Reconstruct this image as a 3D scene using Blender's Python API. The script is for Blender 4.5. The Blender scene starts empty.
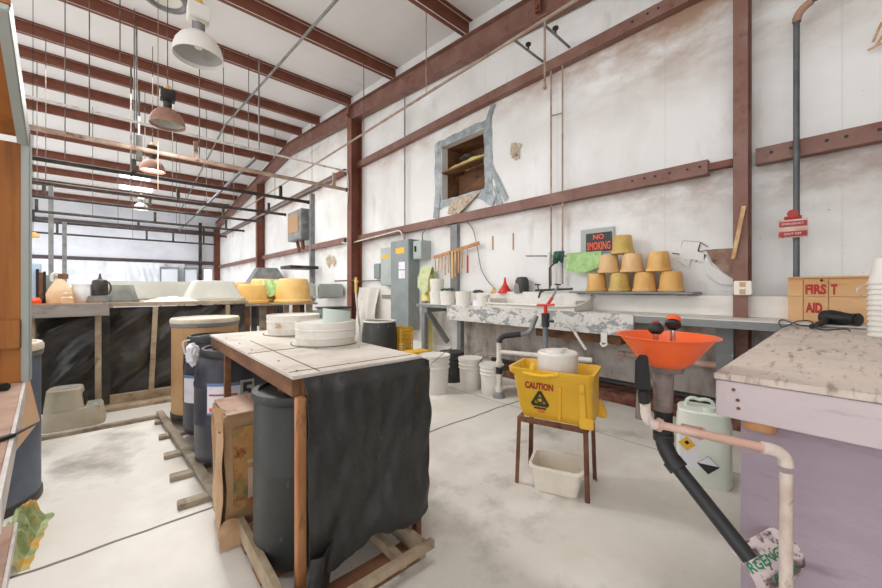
import bpy, bmesh, math, random
from mathutils import Vector, Matrix, noise
random.seed(7)
scene = bpy.context.scene
COL = scene.collection
PI = math.pi

# ---------------------------------------------------------------- camera, world, light, exposure
FPX, HXP, HYP, VXP, EYE = 360.0, 441.0, 288.0, 118.0, 1.2     # focal length in pixels, principal point, vanishing x, eye height
YAW = math.atan((HXP - VXP) / FPX)
SA, CA = math.sin(YAW), math.cos(YAW)
cam = bpy.data.cameras.new('camera'); camo = bpy.data.objects.new('camera', cam); COL.objects.link(camo)
cam.sensor_width = 36; cam.lens = 36 * FPX / 882; cam.shift_y = -6 / 882; cam.clip_start = 0.05; cam.clip_end = 200
camo.location = (0, 0, EYE); camo.rotation_euler = (PI / 2, 0, -YAW)
scene.camera = camo
w = bpy.data.worlds.new('daylight'); scene.world = w; w.use_nodes = True
w.node_tree.nodes['Background'].inputs[0].default_value = (.955, .98, 1.0, 1)
w.node_tree.nodes['Background'].inputs[1].default_value = 1.32
scene.view_settings.view_transform = 'Standard'; scene.view_settings.look = 'None'
scene.view_settings.gamma = 1; scene.view_settings.use_curve_mapping = False
scene.view_settings.exposure = 0.70
def area(name, loc, size, power, rot=(0, 0, 0), col=(1, .985, .96)):
    l = bpy.data.lights.new(name, 'AREA'); l.shape = 'RECTANGLE'; l.size = size[0]; l.size_y = size[1]; l.energy = power; l.color = col
    o = bpy.data.objects.new(name, l); COL.objects.link(o); o.location = loc; o.rotation_euler = rot; return o
area('fill_under_lamp_near', (.56, 4.02, 3.33), (.36, .38), 38)  # added fill light below the nearest high bay, whose own bulb is unlit
area('fill_under_lamp_middle', (.52, 6.35, 3.47), (.36, .38), 34)  # added fill light below the rusty brown lamp, itself unlit
area('fill_overhead', (.3, .4, 4.5), (1.2, 1.2), 22)  # added fill near the camera; no lamp hangs here
area('roof_fill_middle', (0.0, 10.0, 5.3), (3, 3), 150)  # added fill just under the roof
area('roof_fill_far', (-1.5, 18.0, 4.9), (5, 5), 230, col=(.92, .96, 1))  # added fill over the far bay, much wider than its skylights

# ---------------------------------------------------------------- helpers
def ray(x, y):
    r = (x - HXP) / FPX; return Vector((SA + r * CA, CA - r * SA, (HYP - y) / FPX))
def PX(x, y, X): d = ray(x, y); t = X / d.x; return Vector((X, t * d.y, EYE + t * d.z))
def PY(x, y, Y): d = ray(x, y); t = Y / d.y; return Vector((t * d.x, Y, EYE + t * d.z))
def PZ(x, y, Z): d = ray(x, y); t = (Z - EYE) / d.z; return Vector((t * d.x, t * d.y, Z))
def PT(x, y, t): d = ray(x, y); return Vector((t * d.x, t * d.y, EYE + t * d.z))

def lin(c):
    if isinstance(c, str): c = [int(c[i:i + 2], 16) / 255 for i in (0, 2, 4)]
    return tuple((v / 12.92 if v <= .04045 else ((v + .055) / 1.055) ** 2.4) for v in c) + (1,)

MATS = {}
def mat(name, col, rough=.6, metal=0, layers=(), bump=0, bscale=30, trans=0, emit=0, spec=.4, coat=0):
    """layers: (colour, scale, lo, hi, stretch, detail, strength)"""
    m = bpy.data.materials.new(name); m.use_nodes = True; nt = m.node_tree; N = nt.nodes; L = nt.links
    b = N['Principled BSDF']; b.inputs['Roughness'].default_value = rough; b.inputs['Metallic'].default_value = metal
    b.inputs['Specular IOR Level'].default_value = spec
    if coat: b.inputs['Coat Weight'].default_value = coat; b.inputs['Coat Roughness'].default_value = .15
    if trans: b.inputs['Transmission Weight'].default_value = trans
    tc = N.new('ShaderNodeTexCoord')
    cur = None
    for i, ly in enumerate(layers):
        c2, sc, lo, hi = ly[:4]; st = ly[4] if len(ly) > 4 else (1, 1, 1); det = ly[5] if len(ly) > 5 else 6; k = ly[6] if len(ly) > 6 else 1
        mp = N.new('ShaderNodeMapping'); mp.inputs['Scale'].default_value = st; mp.inputs['Location'].default_value = (i * 3.7 + 1, i * 2.1, i * 5.3)
        L.new(tc.outputs['Object'], mp.inputs['Vector'])
        nz = N.new('ShaderNodeTexNoise'); nz.inputs['Scale'].default_value = sc; nz.inputs['Detail'].default_value = det; nz.inputs['Roughness'].default_value = .6
        L.new(mp.outputs['Vector'], nz.inputs['Vector'])
        mr = N.new('ShaderNodeMapRange'); mr.inputs['From Min'].default_value = lo; mr.inputs['From Max'].default_value = hi
        mr.inputs['To Max'].default_value = k; L.new(nz.outputs['Fac'], mr.inputs['Value'])
        mx = N.new('ShaderNodeMix'); mx.data_type = 'RGBA'; L.new(mr.outputs['Result'], mx.inputs['Factor'])
        if cur is None: mx.inputs['A'].default_value = lin(col)
        else: L.new(cur, mx.inputs['A'])
        mx.inputs['B'].default_value = lin(c2); cur = mx.outputs['Result']
    if cur is None: b.inputs['Base Color'].default_value = lin(col)
    else: L.new(cur, b.inputs['Base Color'])
    if bump:
        nz = N.new('ShaderNodeTexNoise'); nz.inputs['Scale'].default_value = bscale; nz.inputs['Detail'].default_value = 5
        L.new(tc.outputs['Object'], nz.inputs['Vector'])
        bp = N.new('ShaderNodeBump'); bp.inputs['Strength'].default_value = bump; bp.inputs['Distance'].default_value = .02
        L.new(nz.outputs['Fac'], bp.inputs['Height']); L.new(bp.outputs['Normal'], b.inputs['Normal'])
    if emit:
        b.inputs['Emission Color'].default_value = lin(col); b.inputs['Emission Strength'].default_value = emit
    MATS[name] = m; return m

class MB:
    def __init__(s): s.bm = bmesh.new()
    def box(s, x0, x1, y0, y1, z0, z1, M=None):
        vs = [s.bm.verts.new((x, y, z)) for x in (min(x0, x1), max(x0, x1)) for y in (min(y0, y1), max(y0, y1)) for z in (min(z0, z1), max(z0, z1))]
        for f in ((0, 1, 3, 2), (4, 6, 7, 5), (0, 4, 5, 1), (2, 3, 7, 6), (0, 2, 6, 4), (1, 5, 7, 3)): s.bm.faces.new([vs[i] for i in f])
        if M is not None: bmesh.ops.transform(s.bm, matrix=M, verts=vs)
        return s
    def beam(s, p0, p1, w, h, up=(0, 0, 1)):
        """rectangular bar from p0 to p1, w across, h along up"""
        p0, p1 = Vector(p0), Vector(p1); d = (p1 - p0).normalized(); u = Vector(up); u = (u - d * u.dot(d))
        if u.length < 1e-4: u = Vector((1, 0, 0)); u = u - d * u.dot(d)
        u.normalize(); v = d.cross(u)
        a = [s.bm.verts.new(p + v * i * w / 2 + u * j * h / 2) for p in (p0, p1) for i, j in ((-1, -1), (1, -1), (1, 1), (-1, 1))]
        for f in ((3, 2, 1, 0), (4, 5, 6, 7), (0, 1, 5, 4), (1, 2, 6, 5), (2, 3, 7, 6), (3, 0, 4, 7)): s.bm.faces.new([a[i] for i in f])
        return s
    def ibeam(s, p0, p1, w, h, t=.012, up=(0, 0, 1)):
        p0, p1 = Vector(p0), Vector(p1); u = Vector(up)
        d = (p1 - p0).normalized(); u = (u - d * u.dot(d)).normalized()
        s.beam(p0, p1, t, h - .004, up); 
        for k in (-1, 1): s.beam(p0 + u * k * (h - t) / 2, p1 + u * k * (h - t) / 2, w, t, up)
        return s
    def cbeam(s, p0, p1, w, h, t=.008, up=(0, 0, 1), flip=1):
        """Z/C-shaped section: web plus a flange on each end"""
        p0, p1 = Vector(p0), Vector(p1); u = Vector(up); d = (p1 - p0).normalized(); u = (u - d * u.dot(d)).normalized(); v = d.cross(u)
        s.beam(p0, p1, t, h, up)
        for k in (-1, 1):
            o = u * k * (h - t) / 2 + v * flip * k * w / 2 if flip in (2, -2) else u * k * (h - t) / 2 + v * flip * w / 2
            s.beam(p0 + o, p1 + o, w, t, up)
        return s
    def tube(s, pts, r, seg=10, cap=True, rad=None):
        pts = [Vector(p) for p in pts]; rings = []
        n0 = None
        for i, p in enumerate(pts):
            a = pts[max(0, i - 1)]; b = pts[min(len(pts) - 1, i + 1)]; d = (b - a).normalized()
            if n0 is None:
                n0 = d.orthogonal().normalized()
            n0 = (n0 - d * n0.dot(d)); 
            if n0.length < 1e-5: n0 = d.orthogonal()
            n0.normalize(); m = d.cross(n0); rr = rad[i] if rad else r
            if 0 < i < len(pts) - 1:
                d1 = (p - pts[i - 1]).normalized(); d2 = (pts[i + 1] - p).normalized(); cosh = max(.5, math.sqrt(max(0, (1 + d1.dot(d2)) / 2))); rr = rr / 1.0
            rings.append([s.bm.verts.new(p + (n0 * math.cos(2 * PI * k / seg) + m * math.sin(2 * PI * k / seg)) * rr) for k in range(seg)])
        for a, b in zip(rings, rings[1:]):
            for k in range(seg): s.bm.faces.new((a[k], a[(k + 1) % seg], b[(k + 1) % seg], b[k]))
        if cap: s.bm.faces.new(rings[0][::-1]); s.bm.faces.new(rings[-1])
        return s
    def lathe(s, prof, c=(0, 0, 0), seg=32, sx=1, sy=1, M=None, capb=True, capt=False, n=2.0):
        """prof: (radius, z) list; sx, sy squash; n superellipse power"""
        c = Vector(c); rings = []; allv = []
        for r, z in prof:
            ring = []
            for k in range(seg):
                a = 2 * PI * k / seg; ca, sa = math.cos(a), math.sin(a)
                x = math.copysign(abs(ca) ** (2 / n), ca); y = math.copysign(abs(sa) ** (2 / n), sa)
                ring.append(s.bm.verts.new(c + Vector((x * r * sx, y * r * sy, z))))
            rings.append(ring); allv += ring
        for a, b in zip(rings, rings[1:]):
            for k in range(seg): s.bm.faces.new((a[k], a[(k + 1) % seg], b[(k + 1) % seg], b[k]))
        if capb: s.bm.faces.new(rings[0][::-1])
        if capt: s.bm.faces.new(rings[-1])
        if M is not None: bmesh.ops.transform(s.bm, matrix=M, verts=allv)
        return s
    def prism(s, poly, ext):
        ext = Vector(ext); a = [s.bm.verts.new(Vector(p)) for p in poly]; b = [s.bm.verts.new(Vector(p) + ext) for p in poly]
        s.bm.faces.new(a); s.bm.faces.new(b[::-1]); n = len(poly)
        for k in range(n): s.bm.faces.new((a[k], b[k], b[(k + 1) % n], a[(k + 1) % n]))
        return s
    def grid(s, fn, nu, nv, th=0):
        """fn(u,v)->point, u,v in 0..1; th = thickness along the face normal"""
        g = [[s.bm.verts.new(Vector(fn(i / nu, j / nv))) for j in range(nv + 1)] for i in range(nu + 1)]
        fs = [s.bm.faces.new((g[i][j], g[i + 1][j], g[i + 1][j + 1], g[i][j + 1])) for i in range(nu) for j in range(nv)]
        if th:
            s.bm.normal_update(); bmesh.ops.solidify(s.bm, geom=fs, thickness=th)
        return s
    def ball(s, c, r, sx=1, sy=1, sz=1, sub=2, wob=0, M=None):
        g = bmesh.ops.create_icosphere(s.bm, subdivisions=sub, radius=r); vs = g['verts']
        for v in vs:
            if wob: v.co *= 1 + wob * noise.noise(v.co * (2.5 / r) + Vector(c) * 3)
            v.co = Vector((v.co.x * sx, v.co.y * sy, v.co.z * sz))
        if M is not None: bmesh.ops.transform(s.bm, matrix=M, verts=vs)
        for v in vs: v.co += Vector(c)
        return s
    def xf(s, M): bmesh.ops.transform(s.bm, matrix=M, verts=s.bm.verts); return s
    def build(s, name, m, parent=None, bevel=0, smooth=35, sub=0, recalc=True):
        bm = s.bm
        if recalc: bmesh.ops.recalc_face_normals(bm, faces=bm.faces)
        if bevel:
            es = [e for e in bm.edges if len(e.link_faces) == 2 and e.calc_face_angle(0) > .6]
            bmesh.ops.bevel(bm, geom=es, offset=bevel, segments=2, affect='EDGES', clamp_overlap=True)
        th = math.radians(smooth)
        for f in bm.faces: f.smooth = True
        for e in bm.edges:
            if len(e.link_faces) == 2 and e.calc_face_angle(0) > th: e.smooth = False
        me = bpy.data.meshes.new(name); bm.to_mesh(me); bm.free()
        me.materials.append(MATS[m] if isinstance(m, str) else m)
        o = bpy.data.objects.new(name, me); COL.objects.link(o)
        if parent is not None:
            o.parent = parent
            if parent.type == 'EMPTY': o.matrix_parent_inverse = Matrix.Translation(-parent.location)
        if sub:
            md = o.modifiers.new('sub', 'SUBSURF'); md.levels = sub; md.render_levels = sub
        return o

def tag(o, label=None, cat=None, group=None, kind=None):
    if label: o['label'] = label
    if cat: o['category'] = cat
    if group: o['group'] = group
    if kind: o['kind'] = kind
    return o
def thing(name, label, cat, loc=(0, 0, 0), group=None):
    o = bpy.data.objects.new(name, None); o.empty_display_size = .1; COL.objects.link(o); o.location = loc
    return tag(o, label, cat, group)
def one(mb, name, m, label, cat, group=None, **k):
    return tag(mb.build(name, m, **k), label, cat, group)
def dup(root, loc, rz=None, label=None, matmap=None):
    r = root.copy(); COL.objects.link(r); r.location = loc
    if rz is not None: r.rotation_euler = (0, 0, rz)
    if label: r['label'] = label
    for ch in list(root.children):
        c = ch.copy(); COL.objects.link(c); c.parent = r
        for g in list(ch.children):
            d = g.copy(); COL.objects.link(d); d.parent = c
    return r
def text(body, size, name, m, M, parent=None, depth=.001, bold=0.0, sx=1.0, fit=None):
    cu = bpy.data.curves.new(name, 'FONT'); cu.body = body; cu.size = size; cu.extrude = depth; cu.offset = bold
    cu.align_x = 'CENTER'; cu.align_y = 'CENTER'; cu.resolution_u = 3
    o = bpy.data.objects.new(name + '_src', cu); COL.objects.link(o)
    dg = bpy.context.evaluated_depsgraph_get(); dg.update()
    me = bpy.data.meshes.new_from_object(o.evaluated_get(dg)); bpy.data.objects.remove(o)
    bm = bmesh.new(); bm.from_mesh(me); bpy.data.meshes.remove(me)
    lo = [min(v.co[i] for v in bm.verts) for i in (0, 1)]; hi = [max(v.co[i] for v in bm.verts) for i in (0, 1)]
    bmesh.ops.translate(bm, vec=(-(lo[0] + hi[0]) / 2, -(lo[1] + hi[1]) / 2, 0), verts=bm.verts)
    bmesh.ops.scale(bm, vec=(fit[0] / (hi[0] - lo[0]), fit[1] / (hi[1] - lo[1]), 1) if fit else (sx, 1, 1), verts=bm.verts)
    mb = MB(); mb.bm.free(); mb.bm = bm; mb.xf(M)
    ob = mb.build(name, m, parent)
    return ob
def frame(origin, xdir, ydir):
    """matrix whose local x,y map to given world dirs"""
    x = Vector(xdir).normalized(); y = Vector(ydir); y = (y - x * y.dot(x)).normalized(); z = x.cross(y)
    M = Matrix((x, y, z)).transposed().to_4x4(); M.translation = Vector(origin); return M
def arc(p0, pc, p1, n=8):
    p0, pc, p1 = Vector(p0), Vector(pc), Vector(p1)
    return [p0 * (1 - t) ** 2 + pc * 2 * t * (1 - t) + p1 * t * t for t in [i / n for i in range(n + 1)]]
def spline(pts, n=6):
    P = [Vector(p) for p in pts]; out = []
    for i in range(len(P) - 1):
        a = P[max(0, i - 1)]; b = P[i]; c = P[i + 1]; d = P[min(len(P) - 1, i + 2)]
        for k in range(n):
            t = k / n; out.append(.5 * ((2 * b) + (c - a) * t + (2 * a - 5 * b + 4 * c - d) * t * t + (3 * b - a - 3 * c + d) * t ** 3))
    out.append(P[-1]); return out

# ---------------------------------------------------------------- materials
mat('ceiling_sheet', 'e4e2e2', .8, layers=[('d6d3d1', .6, .45, .75, (1, .4, 1), 4, .6), ('c6c0bc', 2.2, .6, .8, (.3, 1, 1), 6, .35)])
mat('red_steel', '74412f', .5, layers=[('875646', 3, .4, .7, (1, 1, 1), 5, .7), ('58291f', 6, .58, .72, (1, 1, 1), 6, .6)], bump=.08)
mat('red_steel_pale', '7d574c', .55, layers=[('94756a', 3, .4, .7, (1, 1, 1), 5, .7), ('693a30', 7, .55, .7, (1, 1, 1), 6, .6)], bump=.1)
mat('dark_girt', '4d3f40', .5, layers=[('5f4f50', 4, .45, .7)])
mat('dark_steel', '35312f', .5, metal=.3, layers=[('5b5550', 4, .45, .7)])
mat('grey_steel', '77797a', .5, metal=.2, layers=[('9a9a98', 5, .4, .7), ('6b5c50', 8, .6, .7, (1, 1, 1), 6, .7)])
mat('tan_pipe', '9a8272', .55, layers=[('b7a494', 6, .4, .7), ('6d5547', 9, .58, .7)])
mat('white_pipe', 'e2ddd8', .5, layers=[('a79a90', 8, .5, .75)])
mat('rod', '5a534e', .5, metal=.2, layers=[('7d766f', 6, .45, .6)])
mat('plywood', '95582a', .6, layers=[('b87838', 3, .4, .7, (1, 1, .15), 6), ('6b3818', 9, .5, .72, (2, 2, .12), 8, .8)], bump=.1)
mat('raw_wood', 'b98f66', .7, layers=[('d6b18a', 6, .4, .6, (.3, .3, 1), 6), ('7a5537', 14, .55, .7, (1, 1, .3), 8, .8)], bump=.15)
mat('old_wood', '8f8272', .8, layers=[('b3a793', 5, .4, .65, (1, 1, 1), 8), ('5d5145', 12, .55, .7, (1, .4, 1), 8, .7)], bump=.3)
mat('pallet_wood', '9c8a72', .8, layers=[('b8a68c', 7, .4, .65, (1, 1, 1), 8), ('6a5a48', 14, .57, .7, (1, .4, 1), 8, .7)], bump=.25)
mat('brown_wood', '6f4a33', .7, layers=[('8f6548', 7, .4, .65, (1, .3, 1), 8), ('3d261b', 12, .55, .7, (1, .4, 1), 8, .7)], bump=.2)
mat('orange_post', 'ab6f45', .65, layers=[('cf9a6d', 7, .4, .65, (1, 1, .2), 8), ('5b351f', 20, .57, .7, (1, 1, .3), 8, .8)], bump=.2)
mat('grey_board', '857c77', .8, layers=[('a0978f', 6, .4, .65, (.2, 1, 1), 8), ('5c5350', 14, .55, .7, (.3, 1, 1), 8, .7)], bump=.2)
mat('table_board', 'd3cbc1', .75, layers=[('bfb4a7', 5, .45, .65, (1, 1, 1), 8), ('8f7f70', 22, .64, .72, (1, 1, 1), 8, .8), ('dcd5cb', 2, .5, .7)], bump=.1)
mat('tarp', '2b2b2a', .45, layers=[('393937', 5, .4, .7, (1, 1, 1), 8, .8), ('6d6a63', 18, .66, .74, (1, 1, .5), 8, .5)], bump=.25, bscale=40, spec=.5)
mat('tarp_shiny', '282624', .3, layers=[('4b4840', 3, .45, .7, (1, 1, 1), 6, .8), ('6d6548', 2.3, .58, .75, (1, 1, 1), 6, .5)], bump=.3, bscale=14, spec=.6)  # paler noise layers stand in for reflective streaks on the plastic
mat('fibre_drum', 'c09364', .6, layers=[('d3aa7c', 2, .4, .7), ('97683f', 5, .6, .75, (1, 1, .3), 6, .6)])
mat('lid_cream', 'd8cdb9', .55, layers=[('b9a98f', 6, .5, .75)])
mat('blue_black_plastic', '34333c', .42, layers=[('4a4954', 4, .45, .7), ('6b6870', 16, .62, .75, (1, 1, 1), 7, .5)])
mat('black_plastic', '2b2c2c', .45, layers=[('434442', 4, .45, .7), ('777570', 20, .64, .74, (1, 1, .5), 8, .4)])
mat('grey_black_plastic', '333433', .5, layers=[('474846', 3, .4, .7, (1, 1, .4)), ('8a8880', 20, .63, .75, (1, 1, .5), 8, .4)])
mat('drum_blue', '5a6374', .45, layers=[('707c8c', 3, .4, .7)])
mat('drum_grey', '7f8c92', .5, layers=[('9aa4a6', 3, .4, .7)])
mat('white_plastic', 'e4e0d8', .42, layers=[('cfc7bb', 5, .5, .75, (1, 1, 1), 7, .7)])
mat('white_plastic_dirty', 'e4dfd6', .5, layers=[('cdbfae', 6, .55, .75), ('6f5a48', 22, .70, .76, (1, 1, 1), 8, .7)])
mat('mint_plastic', 'd5e2d9', .4)
mat('jug_plastic', 'e6eae0', .35, layers=[('d8dfd2', 3, .4, .7)], spec=.5)
mat('cardboard', 'a5805c', .8, layers=[('bd9a74', 4, .4, .65), ('7a5238', 7, .55, .72, (1, 1, 1), 7, .7)], bump=.15)
mat('cardboard_pale', 'c9a785', .8, layers=[('b08c69', 4, .45, .7)], bump=.1)
mat('pink_cardboard', 'b49381', .8, layers=[('c9ac9a', 5, .4, .65), ('92705f', 9, .55, .7)])
mat('cardboard_red_print', '8f4a35', .75, layers=[('b58a52', 5, .45, .6), ('7c2a20', 9, .55, .65), ('6d6a45', 4, .6, .7)])
mat('paper', 'e8e5ec', .6, layers=[('cfc8d6', 7, .55, .75)])
mat('print_blue', '6f86b5', .6)
mat('print_red', 'b2474c', .6)
mat('print_purple', '5a4a86', .6)
mat('yellow_tub', 'e3b464', .5, layers=[('eec884', 4, .4, .7), ('c08d43', 9, .62, .75, (1, 1, .4), 6, .6)])
mat('pot_amber', 'd9a65e', .5, layers=[('e6bb7b', 5, .42, .65), ('b7843f', 8, .58, .75, (1, 1, .35), 6, .6)])
mat('pot_olive', 'c5a355', .5, layers=[('d8ba72', 5, .42, .65), ('9c7c35', 8, .58, .75, (1, 1, .35), 6, .6)])
mat('pot_pale', 'ddb47f', .5, layers=[('e9c797', 5, .42, .65), ('b98a52', 8, .58, .75, (1, 1, .35), 6, .6)])
mat('yellow_plastic', 'eebb34', .4, layers=[('e3ae2b', 4, .45, .7), ('b98d2a', 20, .64, .75)], spec=.5)
mat('orange_plastic', 'f2652c', .38, spec=.5, layers=[('e65a22', 4, .4, .7)])
mat('red_plastic', 'd3352a', .4)
mat('green_cloth', '9cc07e', .85, layers=[('b0cf94', 12, .42, .6), ('86ae6c', 16, .6, .7)], bump=.35, bscale=30)
mat('dark_green', '2f4f42', .8, layers=[('3f6654', 14, .42, .6)], bump=.3)
mat('pale_green_cloth', 'ccd2a4', .85, layers=[('aab98a', 10, .45, .65)], bump=.3)
mat('electric_grey', '858d8e', .45, layers=[('949c9c', 3, .4, .7), ('6f7778', 14, .6, .72, (1, 1, .4), 7, .5)])
mat('electric_light', 'a7afaa', .45, layers=[('b5bcb8', 3, .4, .7)])
mat('peeling', '949797', .6, layers=[('d3d0ca', 6, .45, .475, (1, 1, 2.2), 12), ('a3a4a2', 22, .58, .60, (1, 1, 1), 12, .9), ('e2dfda', 14, .6, .62, (1, 1, 1.6), 12, .8)], bump=.3)
mat('grey_paint', '7b7d7e', .55, layers=[('8d8f8f', 4, .4, .7), ('d5d1ca', 12, .66, .68, (1, 1, 1), 8)])
mat('counter_white', 'e3dfd8', .55, layers=[('cdc5b9', 5, .5, .7, (1, 1, 1), 8), ('8d8070', 16, .64, .72, (1, .3, 1), 8, .7)], bump=.1)
mat('board_white', 'e8e3dc', .6, layers=[('d3cbc0', 4, .5, .7, (1, .4, 1), 6, .6)])
mat('bench_top', 'cfc2b8', .75, layers=[('dccdc1', 6, .4, .6, (1, 1, 1), 8), ('8a7363', 9, .55, .66, (.5, 3, 1), 9, .75), ('5f4d44', 26, .62, .7, (.6, 3, 1), 8, .6)], bump=.25)
mat('bench_pink', 'c9bcbe', .65, layers=[('c6babb', 4, .4, .7, (1, .3, 1), 6), ('8f7f82', 16, .6, .72, (1, .25, 1), 8, .6)], bump=.15)
mat('bench_panel', 'a0909b', .65, layers=[('ab9ba6', 5, .4, .65, (1, .3, 1), 8), ('7e6c7b', 14, .58, .7, (1, .25, 1), 8, .6)], bump=.2)
mat('rust', '6b4432', .7, layers=[('8c6044', 9, .45, .65), ('3d2a23', 14, .55, .7)], bump=.3)
mat('rust_shade', 'a07a68', .6, layers=[('b78f78', 5, .4, .65), ('7c6259', 9, .55, .7)])
mat('lamp_white', 'ece8e2', .35)
mat('lamp_inside', 'b9bab8', .4, layers=[('a2a4a2', 8, .45, .65)])
mat('lamp_glow', 'fff4e4', .4, emit=1.6)
mat('skylight_glow', 'eef4ff', .4, emit=3)
mat('window_glow', 'eef4ff', .4, emit=1.6)
mat('pvc', 'd9cbc0', .5, layers=[('bfa393', 6, .45, .65), ('8a6a5c', 14, .6, .7)])
mat('pvc_pink', 'c39c8c', .55, layers=[('d8bcae', 6, .42, .62), ('8f7a80', 9, .6, .66), ('6d3a30', 16, .64, .7)])
mat('pvc_white', 'ded9cf', .5, layers=[('bdb2a4', 8, .5, .7)])
mat('abs_black', '2a2a2b', .4, layers=[('444444', 8, .5, .7)])
mat('pipe_grey', '6b6f73', .5, layers=[('85888a', 5, .4, .7)])
mat('gas_pipe', '55585c', .45, metal=.3, layers=[('6c6f72', 5, .4, .7)])
mat('tape', '8b9296', .45, layers=[('aab1b4', 7, .4, .65), ('757d82', 12, .55, .7)], metal=.2)
mat('torn_brown', '8d6f60', .8, layers=[('a68c7c', 9, .45, .65), ('5f453a', 14, .57, .7)], bump=.3)
mat('torn_paper', 'b39f88', .8, layers=[('cbbca8', 12, .4, .6), ('7a6653', 20, .55, .65)], bump=.4)
mat('pine_crate', 'cd9c68', .65, layers=[('dcb182', 3, .4, .65, (1, .25, 1.2), 6), ('a6713f', 9, .6, .72, (1, .15, 2), 7, .7)], bump=.08)
mat('stencil_red', 'b23a2e', .6, layers=[('cf7a5c', 30, .6, .7)])
mat('sign_black', '2b2b2c', .4)
mat('sign_orange', 'f2603c', .5)
mat('sign_red', 'a8322e', .45, layers=[('8f2424', 9, .5, .7)])
mat('sign_green', '1e8a5c', .5)
mat('sign_white_dirty', 'd8c9c9', .55, layers=[('5b4a44', 16, .5, .6, (1, 1, 1), 12, .9), ('43342f', 60, .55, .62, (1, 1, 1), 6, .9)])
mat('rubber', '232324', .5)
mat('cast_iron', '6f625e', .6, layers=[('8c7c76', 8, .45, .65), ('6a5650', 12, .55, .7)], bump=.2)
mat('chrome', 'c9c9c9', .2, metal=1)
mat('clear_plastic', 'dedede', .15, layers=(), spec=.6)
mat('amber_jug', 'd9b489', .35, layers=[('e8cda8', 4, .4, .65)], spec=.5)
mat('brick_curb', '6b3a30', .8, layers=[('7e5a48', 8, .45, .6), ('43261f', 14, .55, .7)], bump=.6)
mat('insulation_dirty', 'c6beb6', .8, layers=[('94877b', 4, .45, .65, (1, 1, .5), 7), ('d4cdc5', 3, .55, .7)], bump=.3)
mat('far_sheet', 'e2e4ea', .5, layers=[('cfd2da', 2, .4, .7)])
mat('door_white', 'dfe4ec', .5)
mat('yellow_foam', 'ecdc8c', .7, layers=[('dccb78', 4, .45, .7)])
mat('tub_cream', 'ebe3d6', .42, layers=[('dccfbd', 4, .5, .75)])
mat('caution_ink', '3c3a24', .6)
mat('foam_brown', 'b4926d', .8)
mat('bag_green', '87955c', .6, layers=[('b0ba8a', 8, .42, .58), ('566a3c', 9, .55, .64), ('c99a3a', 3.4, .51, .57)], bump=.5)
mat('step_grey', 'b9ae9a', .6, layers=[('a39883', 4, .45, .7)], bump=.3, bscale=90)
mat('step_pad', '98968c', .8, layers=[('adaba2', 30, .45, .6)], bump=.5, bscale=120)
mat('light_blue', 'bfd8ee', .5)
mat('grey_trough', '6d716b', .6, layers=[('a2a59d', 3, .4, .7)])
mat('white_trough', 'bfbeb4', .6, layers=[('cfcec5', 3, .4, .7)])
mat('fabric_grey', '8d8880', .9)

def floor_material():
    m = mat('floor_concrete', 'dcd7cf', .55, layers=[('cfc8be', .8, .4, .65, (1, 1, 1), 8), ('e6e2db', 1.6, .48, .66, (1, 1, 1), 8),
            ('8f867c', 1.1, .58, .70, (1, 1, 1), 10, .85), ('cdb59a', 1.4, .6, .75, (1, 1, 1), 6, .4), ('857b70', 30, .67, .73, (1, 1, 1), 6, .5)], bump=.12, bscale=9)
    nt = m.node_tree; N = nt.nodes; L = nt.links; b = N['Principled BSDF']; src = b.inputs['Base Color'].links[0].from_socket
    tc = N.new('ShaderNodeTexCoord'); sp = N.new('ShaderNodeSeparateXYZ'); L.new(tc.outputs['Object'], sp.inputs[0])
    nz = N.new('ShaderNodeTexNoise'); nz.inputs['Scale'].default_value = 3; L.new(tc.outputs['Object'], nz.inputs['Vector'])
    def mth(op, a, c, **k):
        n = N.new('ShaderNodeMath'); n.operation = op
        for i, v in enumerate((a, c)):
            if v is None: continue
            if hasattr(v, 'is_output'): L.new(v, n.inputs[i])
            else: n.inputs[i].default_value = v
        return n.outputs[0]
    fac = None
    for (ax, pos, wd, st) in ((1, 2.30, .009, 1.0), (1, 8.4, .01, .5), (0, -1.9, .01, .5), (0, 2.98, .006, .55)):
        wob = mth('MULTIPLY', mth('SUBTRACT', nz.outputs['Fac'], .5), .05)
        d = mth('ABSOLUTE', mth('ADD', mth('SUBTRACT', sp.outputs[ax], pos), wob), None)
        mr = N.new('ShaderNodeMapRange'); mr.inputs['From Min'].default_value = wd * .6; mr.inputs['From Max'].default_value = wd * 1.5
        mr.inputs['To Min'].default_value = st; mr.inputs['To Max'].default_value = 0; L.new(d, mr.inputs['Value'])
        fac = mr.outputs['Result'] if fac is None else mth('MAXIMUM', fac, mr.outputs['Result'])
    mx = N.new('ShaderNodeMix'); mx.data_type = 'RGBA'; L.new(fac, mx.inputs['Factor']); L.new(src, mx.inputs['A']); mx.inputs['B'].default_value = lin('5c524a')
    L.new(mx.outputs['Result'], b.inputs['Base Color'])
floor_material()

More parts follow.
